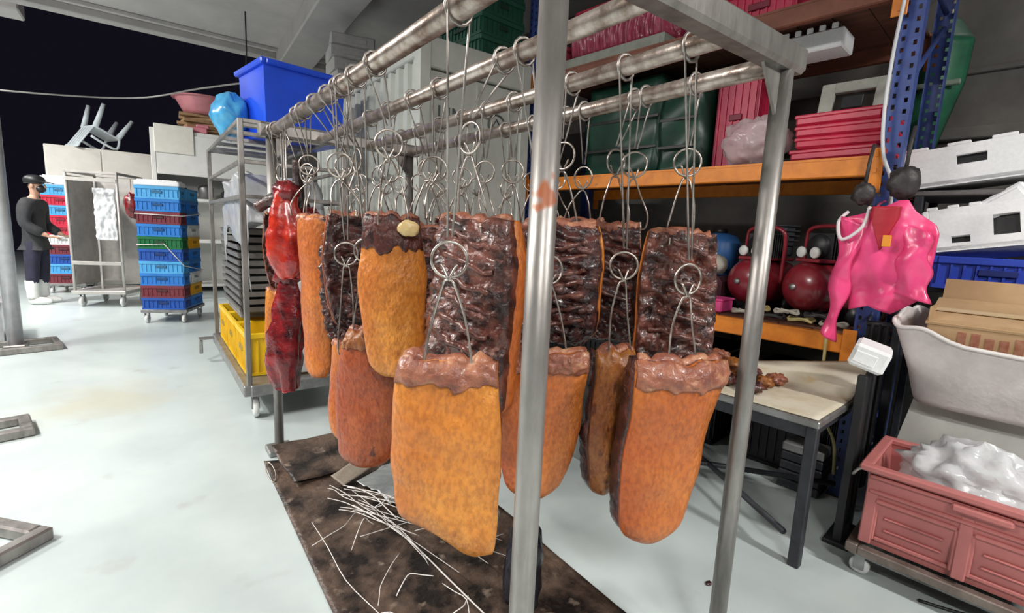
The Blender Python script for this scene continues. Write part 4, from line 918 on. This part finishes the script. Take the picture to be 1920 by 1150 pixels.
# ---- low shelf: compressors etc.
cred = mat('dark_red_enamel', (.26, .018, .030), (.17, .012, .02), .28, 0, 8, .08, coat=.3)
def compressor(label, off, s_, rz, r=.14, hl=.17):
    t = thing('air_compressor', label, 'compressor', on(off, s_, Z0), rz)
    zc = r+.055
    m = MB(); m.lathe([(0, -hl-.05), (r*.45, -hl-.043), (r*.8, -hl-.02), (r*.97, -hl+.01), (r, -hl+.04), (r, hl-.04), (r*.97, hl-.01), (r*.8, hl+.02), (r*.45, hl+.043), (0, hl+.05)], 28, (0, 0, zc), (0, PI/2, 0)); m.build('tank', cred, t)
    m = MB(); m.lathe([(0, 0), (.018, 0), (.018, .02), (0, .022)], 12, (-hl-.045, 0, zc), (0, -PI/2, 0)); m.build('tank_plug', galv, t)
    for sx in (-1, 1):
        m = MB(); m.box((sx*hl*.6, 0, .035), (.03, r*1.3, .07), ch=.006); m.build('foot', black, t)
    for sy in (-1, 1):
        m = MB(); m.tube([(hl*.3, sy*(r+.01), .055), (hl*.3, sy*(r+.035), .055)], .055, 16); m.build('wheel', black, t)
    m = MB(); m.box((.0, 0, zc+r+.01), (.30, .16, .02), ch=.004); m.build('motor_plate', cred, t)
    m = MB(); m.lathe([(0, 0), (.062, 0), (.07, .02), (.07, .16), (.05, .18), (0, .18)], 20, (-.10, 0, zc+r+.09), (0, PI/2, 0))
    for k in range(9): m.box((-.07+.018*k, 0, zc+r+.09), (.006, .165, .15), ch=.002)
    m.build('motor', black, t)
    m = MB(); m.box((.13, 0, zc+r+.13), (.10, .10, .20), ch=.012)
    for k in range(5): m.box((.13, 0, zc+r+.10+.03*k), (.13, .13, .008))
    m.build('pump_head', darksteel, t)
    for sy in (-1, 1):
        m = MB(); m.lathe([(0, 0), (.03, 0), (.032, .012), (.026, .018), (0, .018)], 18, (-.14, sy*.045, zc+r+.055), (0, -PI/2, 0)); m.build('gauge', plastic('gauge_white', (.72, .72, .70)), t)
    m = MB(); hx = .02
    for sx in (-1,):
        m.tube(smooth([(hx-.04, r*1.02, zc), (hx-.04, r*1.02, zc+r+.12), (hx-.05, r*.8, zc+r+.19), (hx-.05, 0, zc+r+.205), (hx-.05, -r*.8, zc+r+.19), (hx-.04, -r*1.02, zc+r+.12), (hx-.04, -r*1.02, zc)], 5), .012, 8)
    m.build('handle', cred, t)
    return t
compressor('dark red air compressor beside the pink coat on the low shelf', .30, .27, A6+R(-28))
compressor('dark red air compressor with black motor near the blue drum', .37, .63, A6+R(-20), .135)
t = thing('jerry_can', 'blue plastic drum at the back of the low shelf', 'drum', on(.64, 1.05, Z0+.0), A6)
m = MB(); m.lathe([(0, 0), (.12, 0), (.135, .02), (.135, .20), (.128, .21), (.135, .22), (.135, .42), (.11, .47), (.05, .49), (0, .49)], 24); m.build('body', plastic('drum_blue', (.03, .12, .34), .4), t)
m = MB(); m.lathe([(0, .49), (.04, .49), (.04, .52), (0, .522)], 14); m.build('cap', black, t)
t = thing('motor_case', 'dark maroon metal case on the low shelf, carrying the pale sack', 'case', on(.34, .96, Z0), A6)
m = MB(); m.box((0, 0, .10), (.28, .26, .2), ch=.03); m.build('body', mat('maroon_case', (.10, .035, .05), (.07, .02, .03), .5), t)
m = MB(); m.box((-.145, 0, .12), (.01, .12, .05), ch=.003); m.build('vent', black, t)
m = MB(); blob(m, (0, 0, .07), (.10, .10, .075), .12, 2, 31, 24, flatb=-.06); m.tube([(0, 0, .13), (.01, 0, .17)], [.02, .028], 8); tag(m.build('pale_sack', mat('pale_sack_cloth', (.60, .58, .50), (.5, .48, .41), .8, 0, 10, .3), None, on(.32, .95, Z0+.205), A6), 'small pale tied sack on the maroon case', 'sack')
t = thing('pink_box', 'flat bright pink box on the front edge of the low shelf', 'box', on(.09, .84, Z0), A6)
m = MB(); m.box((0, 0, .035), (.16, .24, .07), ch=.008); m.build('body', plastic('bright_pink', (.80, .08, .30), .4), t)
m = MB(); m.box((0, 0, .076), (.17, .25, .014), ch=.004); m.build('lid', plastic('bright_pink', (.80, .08, .30), .4), t)
cabm = [plastic('cable_pale', (.50, .48, .40), .5), plastic('cable_dark', (.03, .03, .03), .5), plastic('cable_yellow', (.50, .42, .18), .5)]
rnd = random.Random(11)
for i in range(7):
    c = Vector((.085, .15+.078*i, .0075+.034*(i % 2))); r = .036; pts = [(c.x+r*math.cos(a)*(1+.2*rnd.random()), c.y+r*1.6*math.sin(a)*(1+.2*rnd.random()), c.z+.006*(k % 3)+.004*k/6) for k, a in enumerate([2*PI*q/9 for q in range(20)])]
    m = MB(); m.tube(smooth(pts, 2), .0065, 6); tag(m.build('hose_coil', cabm[i % 3], None, tuple(SP(0, 0, Z0)), A6), ['pale hose coil lying at the front of the low shelf', 'black hose coil lying at the front of the low shelf', 'yellowish hose coil lying at the front of the low shelf'][i % 3], 'hose', 'hose coils on the low shelf')
t = thing('toolbox', 'dark grey tool case behind the compressors', 'case', on(.70, .26, Z0), A6)
m = MB(); m.box((0, 0, .2), (.26, .38, .4), ch=.02); m.build('body', darksteel, t)
m = MB(); m.box((-.135, 0, .24), (.012, .32, .02)); m.box((-.14, 0, .3), (.02, .12, .04), ch=.005); m.build('latch', galv, t)
m = MB(); m.tube(smooth([on(-.05, .12, 3.1), on(-.06, .03, 2.62), on(-.062, .04, 2.2), on(-.068, .04, 1.95), on(-.068, .02, 1.75), on(-.05, -.025, 1.62), on(-.03, -.032, 1.5), on(-.03, -.032, 1.2)], 6), .008, 8)
tag(m.build('white_hose', plastic('white_hose', (.66, .67, .70), .4)), 'white hose running down the blue shelf upright', 'hose')

# ------------------------------------------------------------------ meat table in front of the shelving
t = thing('work_table', 'low steel-edged table with dark legs in front of the shelving', 'table', (2.36, 1.30, 0), R(4))
m = MB(); m.box((0, 0, .615), (.72, 1.16, .03), ch=.005); m.build('table_top', galv, t)
m = MB()
for sx in (-1, 1): m.box((sx*.33, 0, .575), (.03, 1.08, .05), ch=.003); m.box((0, sx*.54, .575), (.63, .03, .05), ch=.003)
m.build('apron', darksteel, t)
for sx in (-1, 1):
    for sy in (-1, 1):
        m = MB(); m.box((sx*.335, sy*.555, .30), (.042, .042, .60), ch=.004); m.build('leg', darksteel, t)
m = MB(); m.tube([(-.33, -.5, .12), (.33, .5, .12)], .014, 6); m.tube([(.33, -.5, .12), (-.33, .5, .12)], .014, 6); m.build('cross_brace', darksteel, t)
paperm = mat('greasy_white_paper', (.76, .72, .60), (.62, .55, .40), .6, 0, 5, .2, 18, c3=(.60, .47, .26), s3=7, t3=.62)
sheet_obj('wrapping_paper', 'greasy white wrapping paper spread over the low table with a curled corner', 'paper', flatq((-.345, -.57, 0), (.345, -.57, 0), (.345, .55, 0), (-.345, .55, 0), .004, 3, lambda u, v: .30*max(0, (u-.62)*(.55-v))**1.0*2.2 if u > .62 and v < .55 else 0), 30, 36, .003, paperm, (2.36, 1.30, .630), R(4))
scr = random.Random(3)
for i in range(12):
    m = MB(); q = i if i < 9 else i-9; lay = i >= 9
    p = (2.16+.105*(q % 3)+(.05 if lay else 0)+scr.uniform(-.008, .008), 1.02+(.125*(q//3) if not lay else .06+.125*q)+scr.uniform(-.01, .01)); rr = (scr.uniform(.038, .046), scr.uniform(.045, .054), scr.uniform(.022, .030))
    blob(m, (0, 0, rr[2]*.9), rr, .45, 2.6, 40+i, 22, flatb=-rr[2]*.8)
    tag(m.build('meat_scrap', (meat_b, rind_brown, fat_m)[i % 3], None, (p[0], p[1], .688 if lay else .643), scr.uniform(-.4, .4)), ['dark brown meat scrap on the wrapping paper', 'orange brown rind scrap on the wrapping paper', 'pale brown fatty scrap on the wrapping paper'][i % 3], 'meat scrap', 'scraps on the low table')
m = MB(); blob(m, (0, 0, .02), (.035, .05, .025), .5, 3, 61, 18, flatb=-.02); tag(m.build('herb_bunch', mat('green_leaf', (.42, .58, .24), (.25, .4, .14), .5), None, (2.24, 1.47, .643)), 'small pale green leaf bunch on the wrapping paper', 'herb')

# ------------------------------------------------------------------ pink coat hanging on the upright
pinkc = mat('pink_raincoat_vinyl', (.88, .085, .26), (.76, .05, .18), .30, 0, 5, .25, 14, coat=.2)
pinkd = mat('red_coat_lining', (.46, .012, .03), (.32, .01, .02), .5, 0, 6, .2)
t = thing('raincoat', 'bright pink vinyl raincoat hanging from the blue shelf upright', 'coat', on(-.13, -.06, 1.50), A6)
def fold(y, z):
    return .010*math.sin(z*17+y*24)+.005*math.sin(y*52-z*15)+.010*(.5-abs(fbm(Vector((y*6, z*5, 3)), 2)))*2
def lerpv(tab, v):
    for (a, x), (b, y) in zip(tab, tab[1:]):
        if v <= b: return x+(y-x)*(v-a)/(b-a)
    return tab[-1][1]
LEFT = [(0, -.03), (.10, .06), (.16, .165), (.30, .150), (.5, .130), (.75, .120), (1, .10)]
RIGHT = [(0, -.06), (.10, -.09), (.22, -.165), (.30, -.180), (.6, -.175), (.82, -.165), (1, -.06)]
def coatf(sgn):
    def fn(u, v):
        y = lerpv(LEFT, v)+(lerpv(RIGHT, v)-lerpv(LEFT, v))*u; k = 2*u-1
        z = .02-.475*v-.03*abs(k)*(v > .85)
        return Vector((-.035+sgn*(.022+.035*(1-k*k)*min(1, v*4))+fold(y, z)*(.4+.8*v), y, z))
    return fn
m = MB(); m.shell(coatf(-1), coatf(.5), 44, 44); m.build('body', pinkc, t)
def sleevef(y0, y1, w0, w1, z0, z1, sgn, dx):
    def fn(u, v):
        k = 2*u-1; y = y0+(y1-y0)*v+k*(w0+(w1-w0)*v+.010*math.sin(v*14)); z = z0+(z1-z0)*v+.02*k
        return Vector((dx+sgn*.028*(1-k*k)**.5+fold(y*1.3, z*1.2)*.9, y, z))
    return fn
m = MB(); m.shell(sleevef(.125, .160, .050, .026, -.07, -.63, -1, -.075), sleevef(.125, .160, .050, .026, -.07, -.63, 1, -.075), 14, 40); m.build('sleeve', pinkc, t)
m = MB(); m.shell(sleevef(-.115, -.12, .045, .070, -.10, -.40, -1, -.080), sleevef(-.115, -.12, .045, .070, -.10, -.40, 1, -.080), 16, 30); m.build('sleeve', pinkc, t)
m = MB(); m.shell(lambda u, v: Vector((-.112-.01*math.sin(u*PI), .055-.10*u, -.01-.19*v*(1-.75*abs(2*u-1)))), lambda u, v: Vector((-.07, .055-.10*u, -.01-.19*v*(1-.75*abs(2*u-1)))), 8, 12); m.build('lining', pinkd, t)
m = MB(); m.box((-.124, -.018, -.16), (.006, .032, .05), (0, 0, 0), ch=.002); m.build('care_tag', plastic('orange_tag', (.85, .32, .03)), t)
m = MB(); m.tube(smooth([(-.03, .05, -.03), (.0, .055, .0), (.06, .055, .02), (.128, .055, .03)], 4), .006, 6); m.build('hanger_loop', pinkc, t)
m = MB(); m.tube(smooth([on(-.20, .012, 1.49), on(-.235, .022, 1.40), on(-.25, .09, 1.34), on(-.22, .12, 1.42), on(-.17, .1, 1.47)], 5), .008, 7); tag(m.build('looped_rope', plastic('white_rope_m', (.75, .68, .70))), 'white cord looped over the shoulder of the pink raincoat', 'cord')
for i, (o_, s_, z, r_) in enumerate([(-.13, -.085, 1.60, (.05, .06, .07)), (-.14, .055, 1.555, (.04, .045, .05))]):
    m = MB(); blob(m, (0, 0, 0), r_, .25, 2.5, 70+i, 26); m.tube([(0, 0, r_[2]*.8), (.02, 0, r_[2]+.10), (.06, 0, r_[2]+.18)], .008, 6)
    tag(m.build('work_glove', mat('dark_rubber_glove', (.05, .042, .042), (.025, .022, .022), .5, 0, 10, .4), None, on(o_, s_, z), A6), ['large dark bundled glove hooked above the raincoat collar', 'small dark bundled glove hooked beside the orange connector'][i], 'glove')
t = thing('hanging_cloth', 'black cloth hanging in folds below the pink raincoat', 'cloth', on(-.04, -.067, .95), A6)
m = MB(); m.shell(lambda u, v: Vector((-.022+.010*math.sin(u*19), .046-.092*u, -.86*v*(1-.06*abs(2*u-1)))), lambda u, v: Vector((-.010+.010*math.sin(u*19), .046-.092*u, -.86*v*(1-.06*abs(2*u-1)))), 30, 16); m.build('drape', blackcloth, t)
m = MB(); m.tube([(-.016, .05, .0), (-.016, -.05, .0)], .012, 8); m.tube([(-.016, .046, .0), (.040, .046, .03)], .007, 6); m.build('hanging_bar', darksteel, t)
m = MB(); m.tube(smooth([on(-.062, .14, .85), on(-.064, .13, .6), on(-.066, .11, .45), on(-.07, .04, .32), on(-.07, .02, .15)], 5), .008, 6); tag(m.build('yellow_hose', cabm[2]), 'thin yellowish hose hanging beside the blue upright', 'hose')
t = thing('step_unit', 'dark stacked rubber blocks on the floor at the shelf upright', 'blocks', on(-.02, .165, 0), A6)
for k in range(5):
    m = MB(); m.box((0, 0, .026+.05*k), (.18-.008*k, .20, .046), ch=.006); m.build('block', rubber if k == 4 else darksteel, t)

# ------------------------------------------------------------------ wall: green sack
t = thing('green_sack', 'dark green sack strapped up against the grey wall', 'sack', on(1.06, .05, 1.92), A6)
grm = mat('green_tarp', (.022, .17, .085), (.012, .10, .05), .5, 0, 5, .2)
m = MB(); m.shell(lambda u, v: Vector((-.10*math.sin(PI*u)-.02-.02*math.sin(v*6), .13*(1-2*u)*(.45+.55*min(1, v*1.6))*(1.0)-.03*v, .62*v)), lambda u, v: Vector((.05, .13*(1-2*u)*(.45+.55*min(1, v*1.6))-.03*v, .62*v)), 16, 16); m.build('body', grm, t)
m = MB(); m.shell(lambda u, v: Vector((-.06*math.sin(PI*u)-.02, .12*(1-2*u)*(1-.6*v)-.04, .62+.12*v)), lambda u, v: Vector((.04, .12*(1-2*u)*(1-.6*v)-.04, .62+.12*v)), 10, 5); m.build('mouth', mat('pale_green_tarp', (.10, .17, .13), (.06, .11, .08), .5), t)
m = MB(); m.box((-.10, -.01, .36), (.03, .27, .03), ch=.006); m.build('strap', mat('pale_strap', (.28, .34, .28), (.2, .26, .2), .6), t)
m = MB(); m.tube([(0, -.04, .72), (.06, -.04, .95), (.19, -.04, 1.0)], .008, 6); m.build('hanging_cord', cord_m, t)

# ------------------------------------------------------------------ right side pile
def foambox(name, label, loc, M_, w, d, h, slots, lid=False):
    """w along local y, d along local x, open cut-outs on the -x face"""
    t = thing(name, label, 'foam box', loc, A6); e = .03
    m = MB(); m.box((0, 0, e/2), (d, w, e), ch=.006, M=M_); m.build('base', foam, t)
    for sy in (-1, 1):
        m = MB(); m.box((0, sy*(w/2-e/2), h/2), (d, e, h), ch=.006, M=M_); m.build('side', foam, t)
    m = MB(); m.box((d/2-e/2, 0, h/2), (e, w-2*e, h), ch=.006, M=M_); m.build('back', foam, t)
    # front wall built around hand slots
    ys = [-w/2+e]
    for (y0, y1, z0, z1) in sorted(slots): ys += [y0, y1]
    ys.append(w/2-e); m = MB(); xx = -d/2+e/2
    for k in range(0, len(ys), 2): m.box((xx, (ys[k]+ys[k+1])/2, h/2), (e, ys[k+1]-ys[k], h), M=M_)
    for (y0, y1, z0, z1) in slots:
        m.box((xx, (y0+y1)/2, z0/2), (e, y1-y0, z0), M=M_); m.box((xx, (y0+y1)/2, (z1+h)/2), (e, y1-y0, h-z1), M=M_)
    m.build('front', foam, t)
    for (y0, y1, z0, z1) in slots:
        m = MB(); m.box((xx+.022, (y0+y1)/2, (z0+z1)/2), (.006, y1-y0, z1-z0), M=M_); m.build('slot_shade', black, t)  # black panel stands in for the shade inside each hand slot
    for k in range(5):
        m = MB(); m.box((-d/2+.012, -w/2+w*(k+.5)/5, h+.008), (.02, w*.11, .016), ch=.003, M=M_); m.build('rim_notch', foam, t)
    return t
I4 = Matrix.Identity(4)
# timber stand that carries the foam boxes
t = thing('side_stand', 'dark steel stand behind the white tubs carrying the foam boxes', 'stand', on(.62, -.55, 0), A6)
for z in (1.11, 1.60):
    m = MB(); m.box((.05, -.1, z), (.55, 1.20, .025), ch=.004); m.build('shelf', darksteel if z < 1.5 else mat('grey_shelf', (.16, .15, .15), (.11, .1, .1), .6), t)
for sx in (-1, 1):
    for sy in (-1, 1):
        m = MB(); m.box((.05+sx*.25, -.1+sy*.578, .795), (.04, .04, 1.59), ch=.004); m.build('post', darksteel, t)
crate('blue_crate', 'cobalt blue crate under the tilted foam boxes', on(.50, -.40, 1.125), A6+R(6), .36, .46, .16, ('cobalt', (.03, .07, .52)))
foambox('foam_box', 'white foam box with a dark hand slot on the upper stand shelf', on(.56, -.38, 1.665), Matrix.Rotation(R(-8), 4, 'X'), .80, .36, .19, [(.06, .17, .095, .14)])
foambox('foam_box', 'tilted white foam box with two dark slots on the cobalt crate', on(.46, -.335, 1.30), Matrix.Rotation(R(-10), 4, 'X') @ Matrix.Rotation(R(12), 4, 'Y'), .40, .26, .22, [(.02, .09, .04, .075), (-.02, .06, .12, .15), ] [:1]+[(-.15, -.06, .06, .16)])
t = thing('foam_slab', 'white foam lid standing askew on the tilted foam box', 'lid', on(.52, -.43, 1.52), A6)
Ml = Matrix.Rotation(R(-38), 4, 'X'); m = MB(); m.box((0, 0, .05), (.26, .17, .10), ch=.01, M=Ml); m.box((-.135, 0, .05), (.012, .12, .06), ch=.004, M=Ml); m.build('slab', foam, t)
# white tubs stack
wt = plastic('milky_white_plastic', (.70, .74, .69), .35)
for i in range(5):
    tub('milky white tub, %s in the nested stack by the pink basket' % ['lowest', 'second', 'middle', 'fourth', 'topmost'][i], on(.10, -.54, .42+.07*i), A6, .52, .70, .40, wt, .82, .006, 'white_tub', band=(i == 4), ro=.014).rotation_euler = (PI, 0, A6)
# cardboard box in a white sack on top of the tubs
t = thing('woven_sack', 'white woven sack wrapped around an opened carton, on the white tubs', 'sack', on(-.04, -.55, .702), A6)
sackm = mat('white_woven_sack', (.66, .61, .60), (.54, .49, .48), .55, 0, 8, .25, 40)
def sackf(g):
    def fn(u, v):
        a = 2*PI*u; c, s_ = math.cos(a), math.sin(a); n_ = .42
        x = math.copysign(abs(c)**n_, c)*.24; y = math.copysign(abs(s_)**n_, s_)*.40
        sag = .225+.065*(abs(y)/.40)**2+(.04 if x > 0 else 0); k = .80+.22*v+.03*math.sin(a*5+v*4)*v
        return Vector((x*k*g, y*k*g, .004-.055*(1-v)*min(1, max(0, (-x*k-.10)/.06))+sag*v+.012*math.sin(a*7+2)*v))
    return fn
m = MB(); m.shell(sackf(1.0), sackf(.965), 72, 14); m.build('sack', sackm, t)
m = MB(); m.tube([sackf(1.0)(k/60, 1.0) for k in range(60)], .009, 6, closed=True); m.build('rolled_edge', mat('sack_edge', (.80, .77, .75), (.7, .66, .64), .5), t)
t = thing('open_carton', 'tan carton with printed flaps inside the woven sack', 'carton', on(-.04, -.55, .712), A6)
for c, d, rt_ in (((0, 0, .01), (.34, .60, .012), None), ((-.17, 0, .155), (.008, .58, .31), None), ((.17, 0, .19), (.008, .58, .38), None), ((0, -.29, .18), (.34, .008, .36), None), ((0, .29, .18), (.34, .008, .36), None)):
    m = MB(); m.box(c, d, rt_); m.build('wall', card, t)
m = MB(); m.box((-.02, 0, .335), (.33, .60, .010), (0, R(-15), 0)); fl_ = m.build('flap', card, t)
m = MB(); m.box((.17, 0, .42), (.008, .58, .10), (0, R(14), 0)); m.build('flap', card, t)
m = MB(); m.box((-.03, 0, .343), (.04, .60, .003), (0, R(-15), 0)); m.build('packing_tape', mat('tan_tape', (.60, .44, .26), (.54, .4, .22), .25), t)
prm = mat('faded_red_print', (.32, .10, .06), (.40, .2, .12), .7, 0, 40); m = MB(); pr_ = random.Random(2)
for k in range(9): m.box((-.1745, .18-.042*k, .23), (.002, .026, .05+.03*pr_.random())); m.box((-.1745, .18-.042*k, .18), (.002, .018, .012))
m.build('printed_marks', prm, t)
t = thing('foam_slab', 'white foam offcut lying by the carton sack', 'lid', on(-.385, -.108, .782), A6)
m = MB(); m.box((0, 0, .068), (.20, .13, .10), (R(16), 0, R(8)), ch=.012); m.box((-.098, 0, .068), (.014, .08, .05), (R(16), 0, R(8)), ch=.003); m.build('block', foam, t)
# pink basket on a dolly
PB = SP(-.43, -.50); RB = A6
t = dolly('rusty steel dolly with white casters under the pink basket', tuple(PB), RB, .46, .66, .135, mat('rusty_angle_steel', (.30, .25, .22), (.16, .12, .10), .5, .6, 10, .15))
bkm = plastic('dusty_pink_plastic', (.52, .17, .16), .42)
t = thing('plastic_basket', 'dusty pink rectangular basket with grey wire handles on the steel dolly', 'basket', (PB.x, PB.y, .138), RB)
w, d, h = .40, .60, .33; tp = .92
m = MB(); vs = []; e = .008
def bq(x, y, z, k=1.0):
    q = tp+(1-tp)*(z/h); return (x*w/2*q*k, y*d/2*q*k, z)
for k in (1.0, .965):
    for z in (0, h): vs += [bq(-1, -1, z, k), bq(1, -1, z, k), bq(1, 1, z, k), bq(-1, 1, z, k)]
fs = [(3, 2, 1, 0), (8, 9, 10, 11)]
for i in range(4):
    j = (i+1) % 4; fs += [(i, j, 4+j, 4+i), (8+j, 8+i, 12+i, 12+j), (4+i, 4+j, 12+j, 12+i)]
m.add(vs, fs); m.build('body', bkm, t)
m = MB()
for sx in (-1, 1): m.box((sx*(w/2+.006), 0, h-.012), (.04, d+.05, .026), ch=.006); m.box((0, sx*(d/2+.006), h-.012), (w-.02, .04, .026), ch=.006)
m.build('rim', bkm, t)
def strip(y0, z0, y1, z1, wd=.022):
    a = bq(-1, y0, z0); b = bq(-1, y1, z1); c = ((a[0]+b[0])/2-.005, (a[1]+b[1])/2, (a[2]+b[2])/2); L_ = math.hypot(b[1]-a[1], b[2]-a[2])
    mm = MB(); mm.box(c, (.014, L_ if abs(b[1]-a[1]) > abs(b[2]-a[2]) else wd, wd if abs(b[1]-a[1]) > abs(b[2]-a[2]) else L_), (0, R(4.0), 0), ch=.004); mm.build('side_rib', bkm, t)
for y0 in (-.96, 0, .96): strip(y0, .01, y0, h-.03, .04)
for z in (.225, .245+.04): strip(-.98, z, .98, z, .014)
for a, b in ((-.9, -.08), (.08, .9)):
    for z in (.035, .19): strip(a, z, b, z, .016)
    strip(a, .03, a, .19, .014); strip(b, .03, b, .19, .014)
    for z in (.08, .13): strip(a+.1, z, b-.1, z, .008)
a = bq(-1, 0, .29); m = MB(); m.box((a[0]-.014, -.03, .275), (.03, .16, .03), ch=.008); m.build('grip', bkm, t)
for sy in (-1, 1):
    m = MB(); m.tube(smooth([(-.20, sy*(d/2-.03), .30), (-.22, sy*(d/2+.02), .31), (-.20, sy*(d/2+.045), .27), (.0, sy*(d/2+.052), .24), (.20, sy*(d/2+.045), .27), (.22, sy*(d/2+.02), .31)], 4), .006, 6); m.build('wire_handle', galv, t)
m = MB(); blob(m, (0, 0, .12), (.15, .21, .14), .30, 2.8, 91, 52); tag(m.build('clear_bag', mat('milky_film', (.86, .88, .89), (.74, .76, .78), .18, 0, 6, .5, 12, alpha=.7), None, (PB.x-.01, PB.y-.0, .33), RB), 'puffed milky plastic bag stuffed in the pink basket', 'bag')
t = thing('black_post', 'black painted steel post frame beside the pink basket dolly', 'frame', on(-.46, -.108, 0), A6)
m = MB(); m.box((0, 0, .39), (.03, .035, .77), ch=.004); m.build('post', black, t)
m = MB(); m.box((.16, 0, .39), (.03, .035, .77), ch=.004); m.build('post', black, t)
m = MB(); m.box((.08, 0, .40), (.13, .012, .70)); m.build('panel', black, t)
m = MB(); m.box((.08, 0, .012), (.24, .10, .02), ch=.004); m.build('foot', black, t)
m = MB(); m.tube(smooth([(2.25, .36, .006), (2.30, .25, .006), (2.40, .10, .006), (2.42, -.1, .006)], 4), .006, 6); tag(m.build('floor_cable', black), 'black cable lying on the floor in front of the dolly', 'cable')
m = MB(); blob(m, (0, 0, .004), (.016, .010, .006), .4, 2, 5, 12, flatb=-.004); tag(m.build('floor_crumb', meat_d, None, (1.66, .86, 0)), 'tiny dark crumb lying alone on the pale floor', 'crumb')
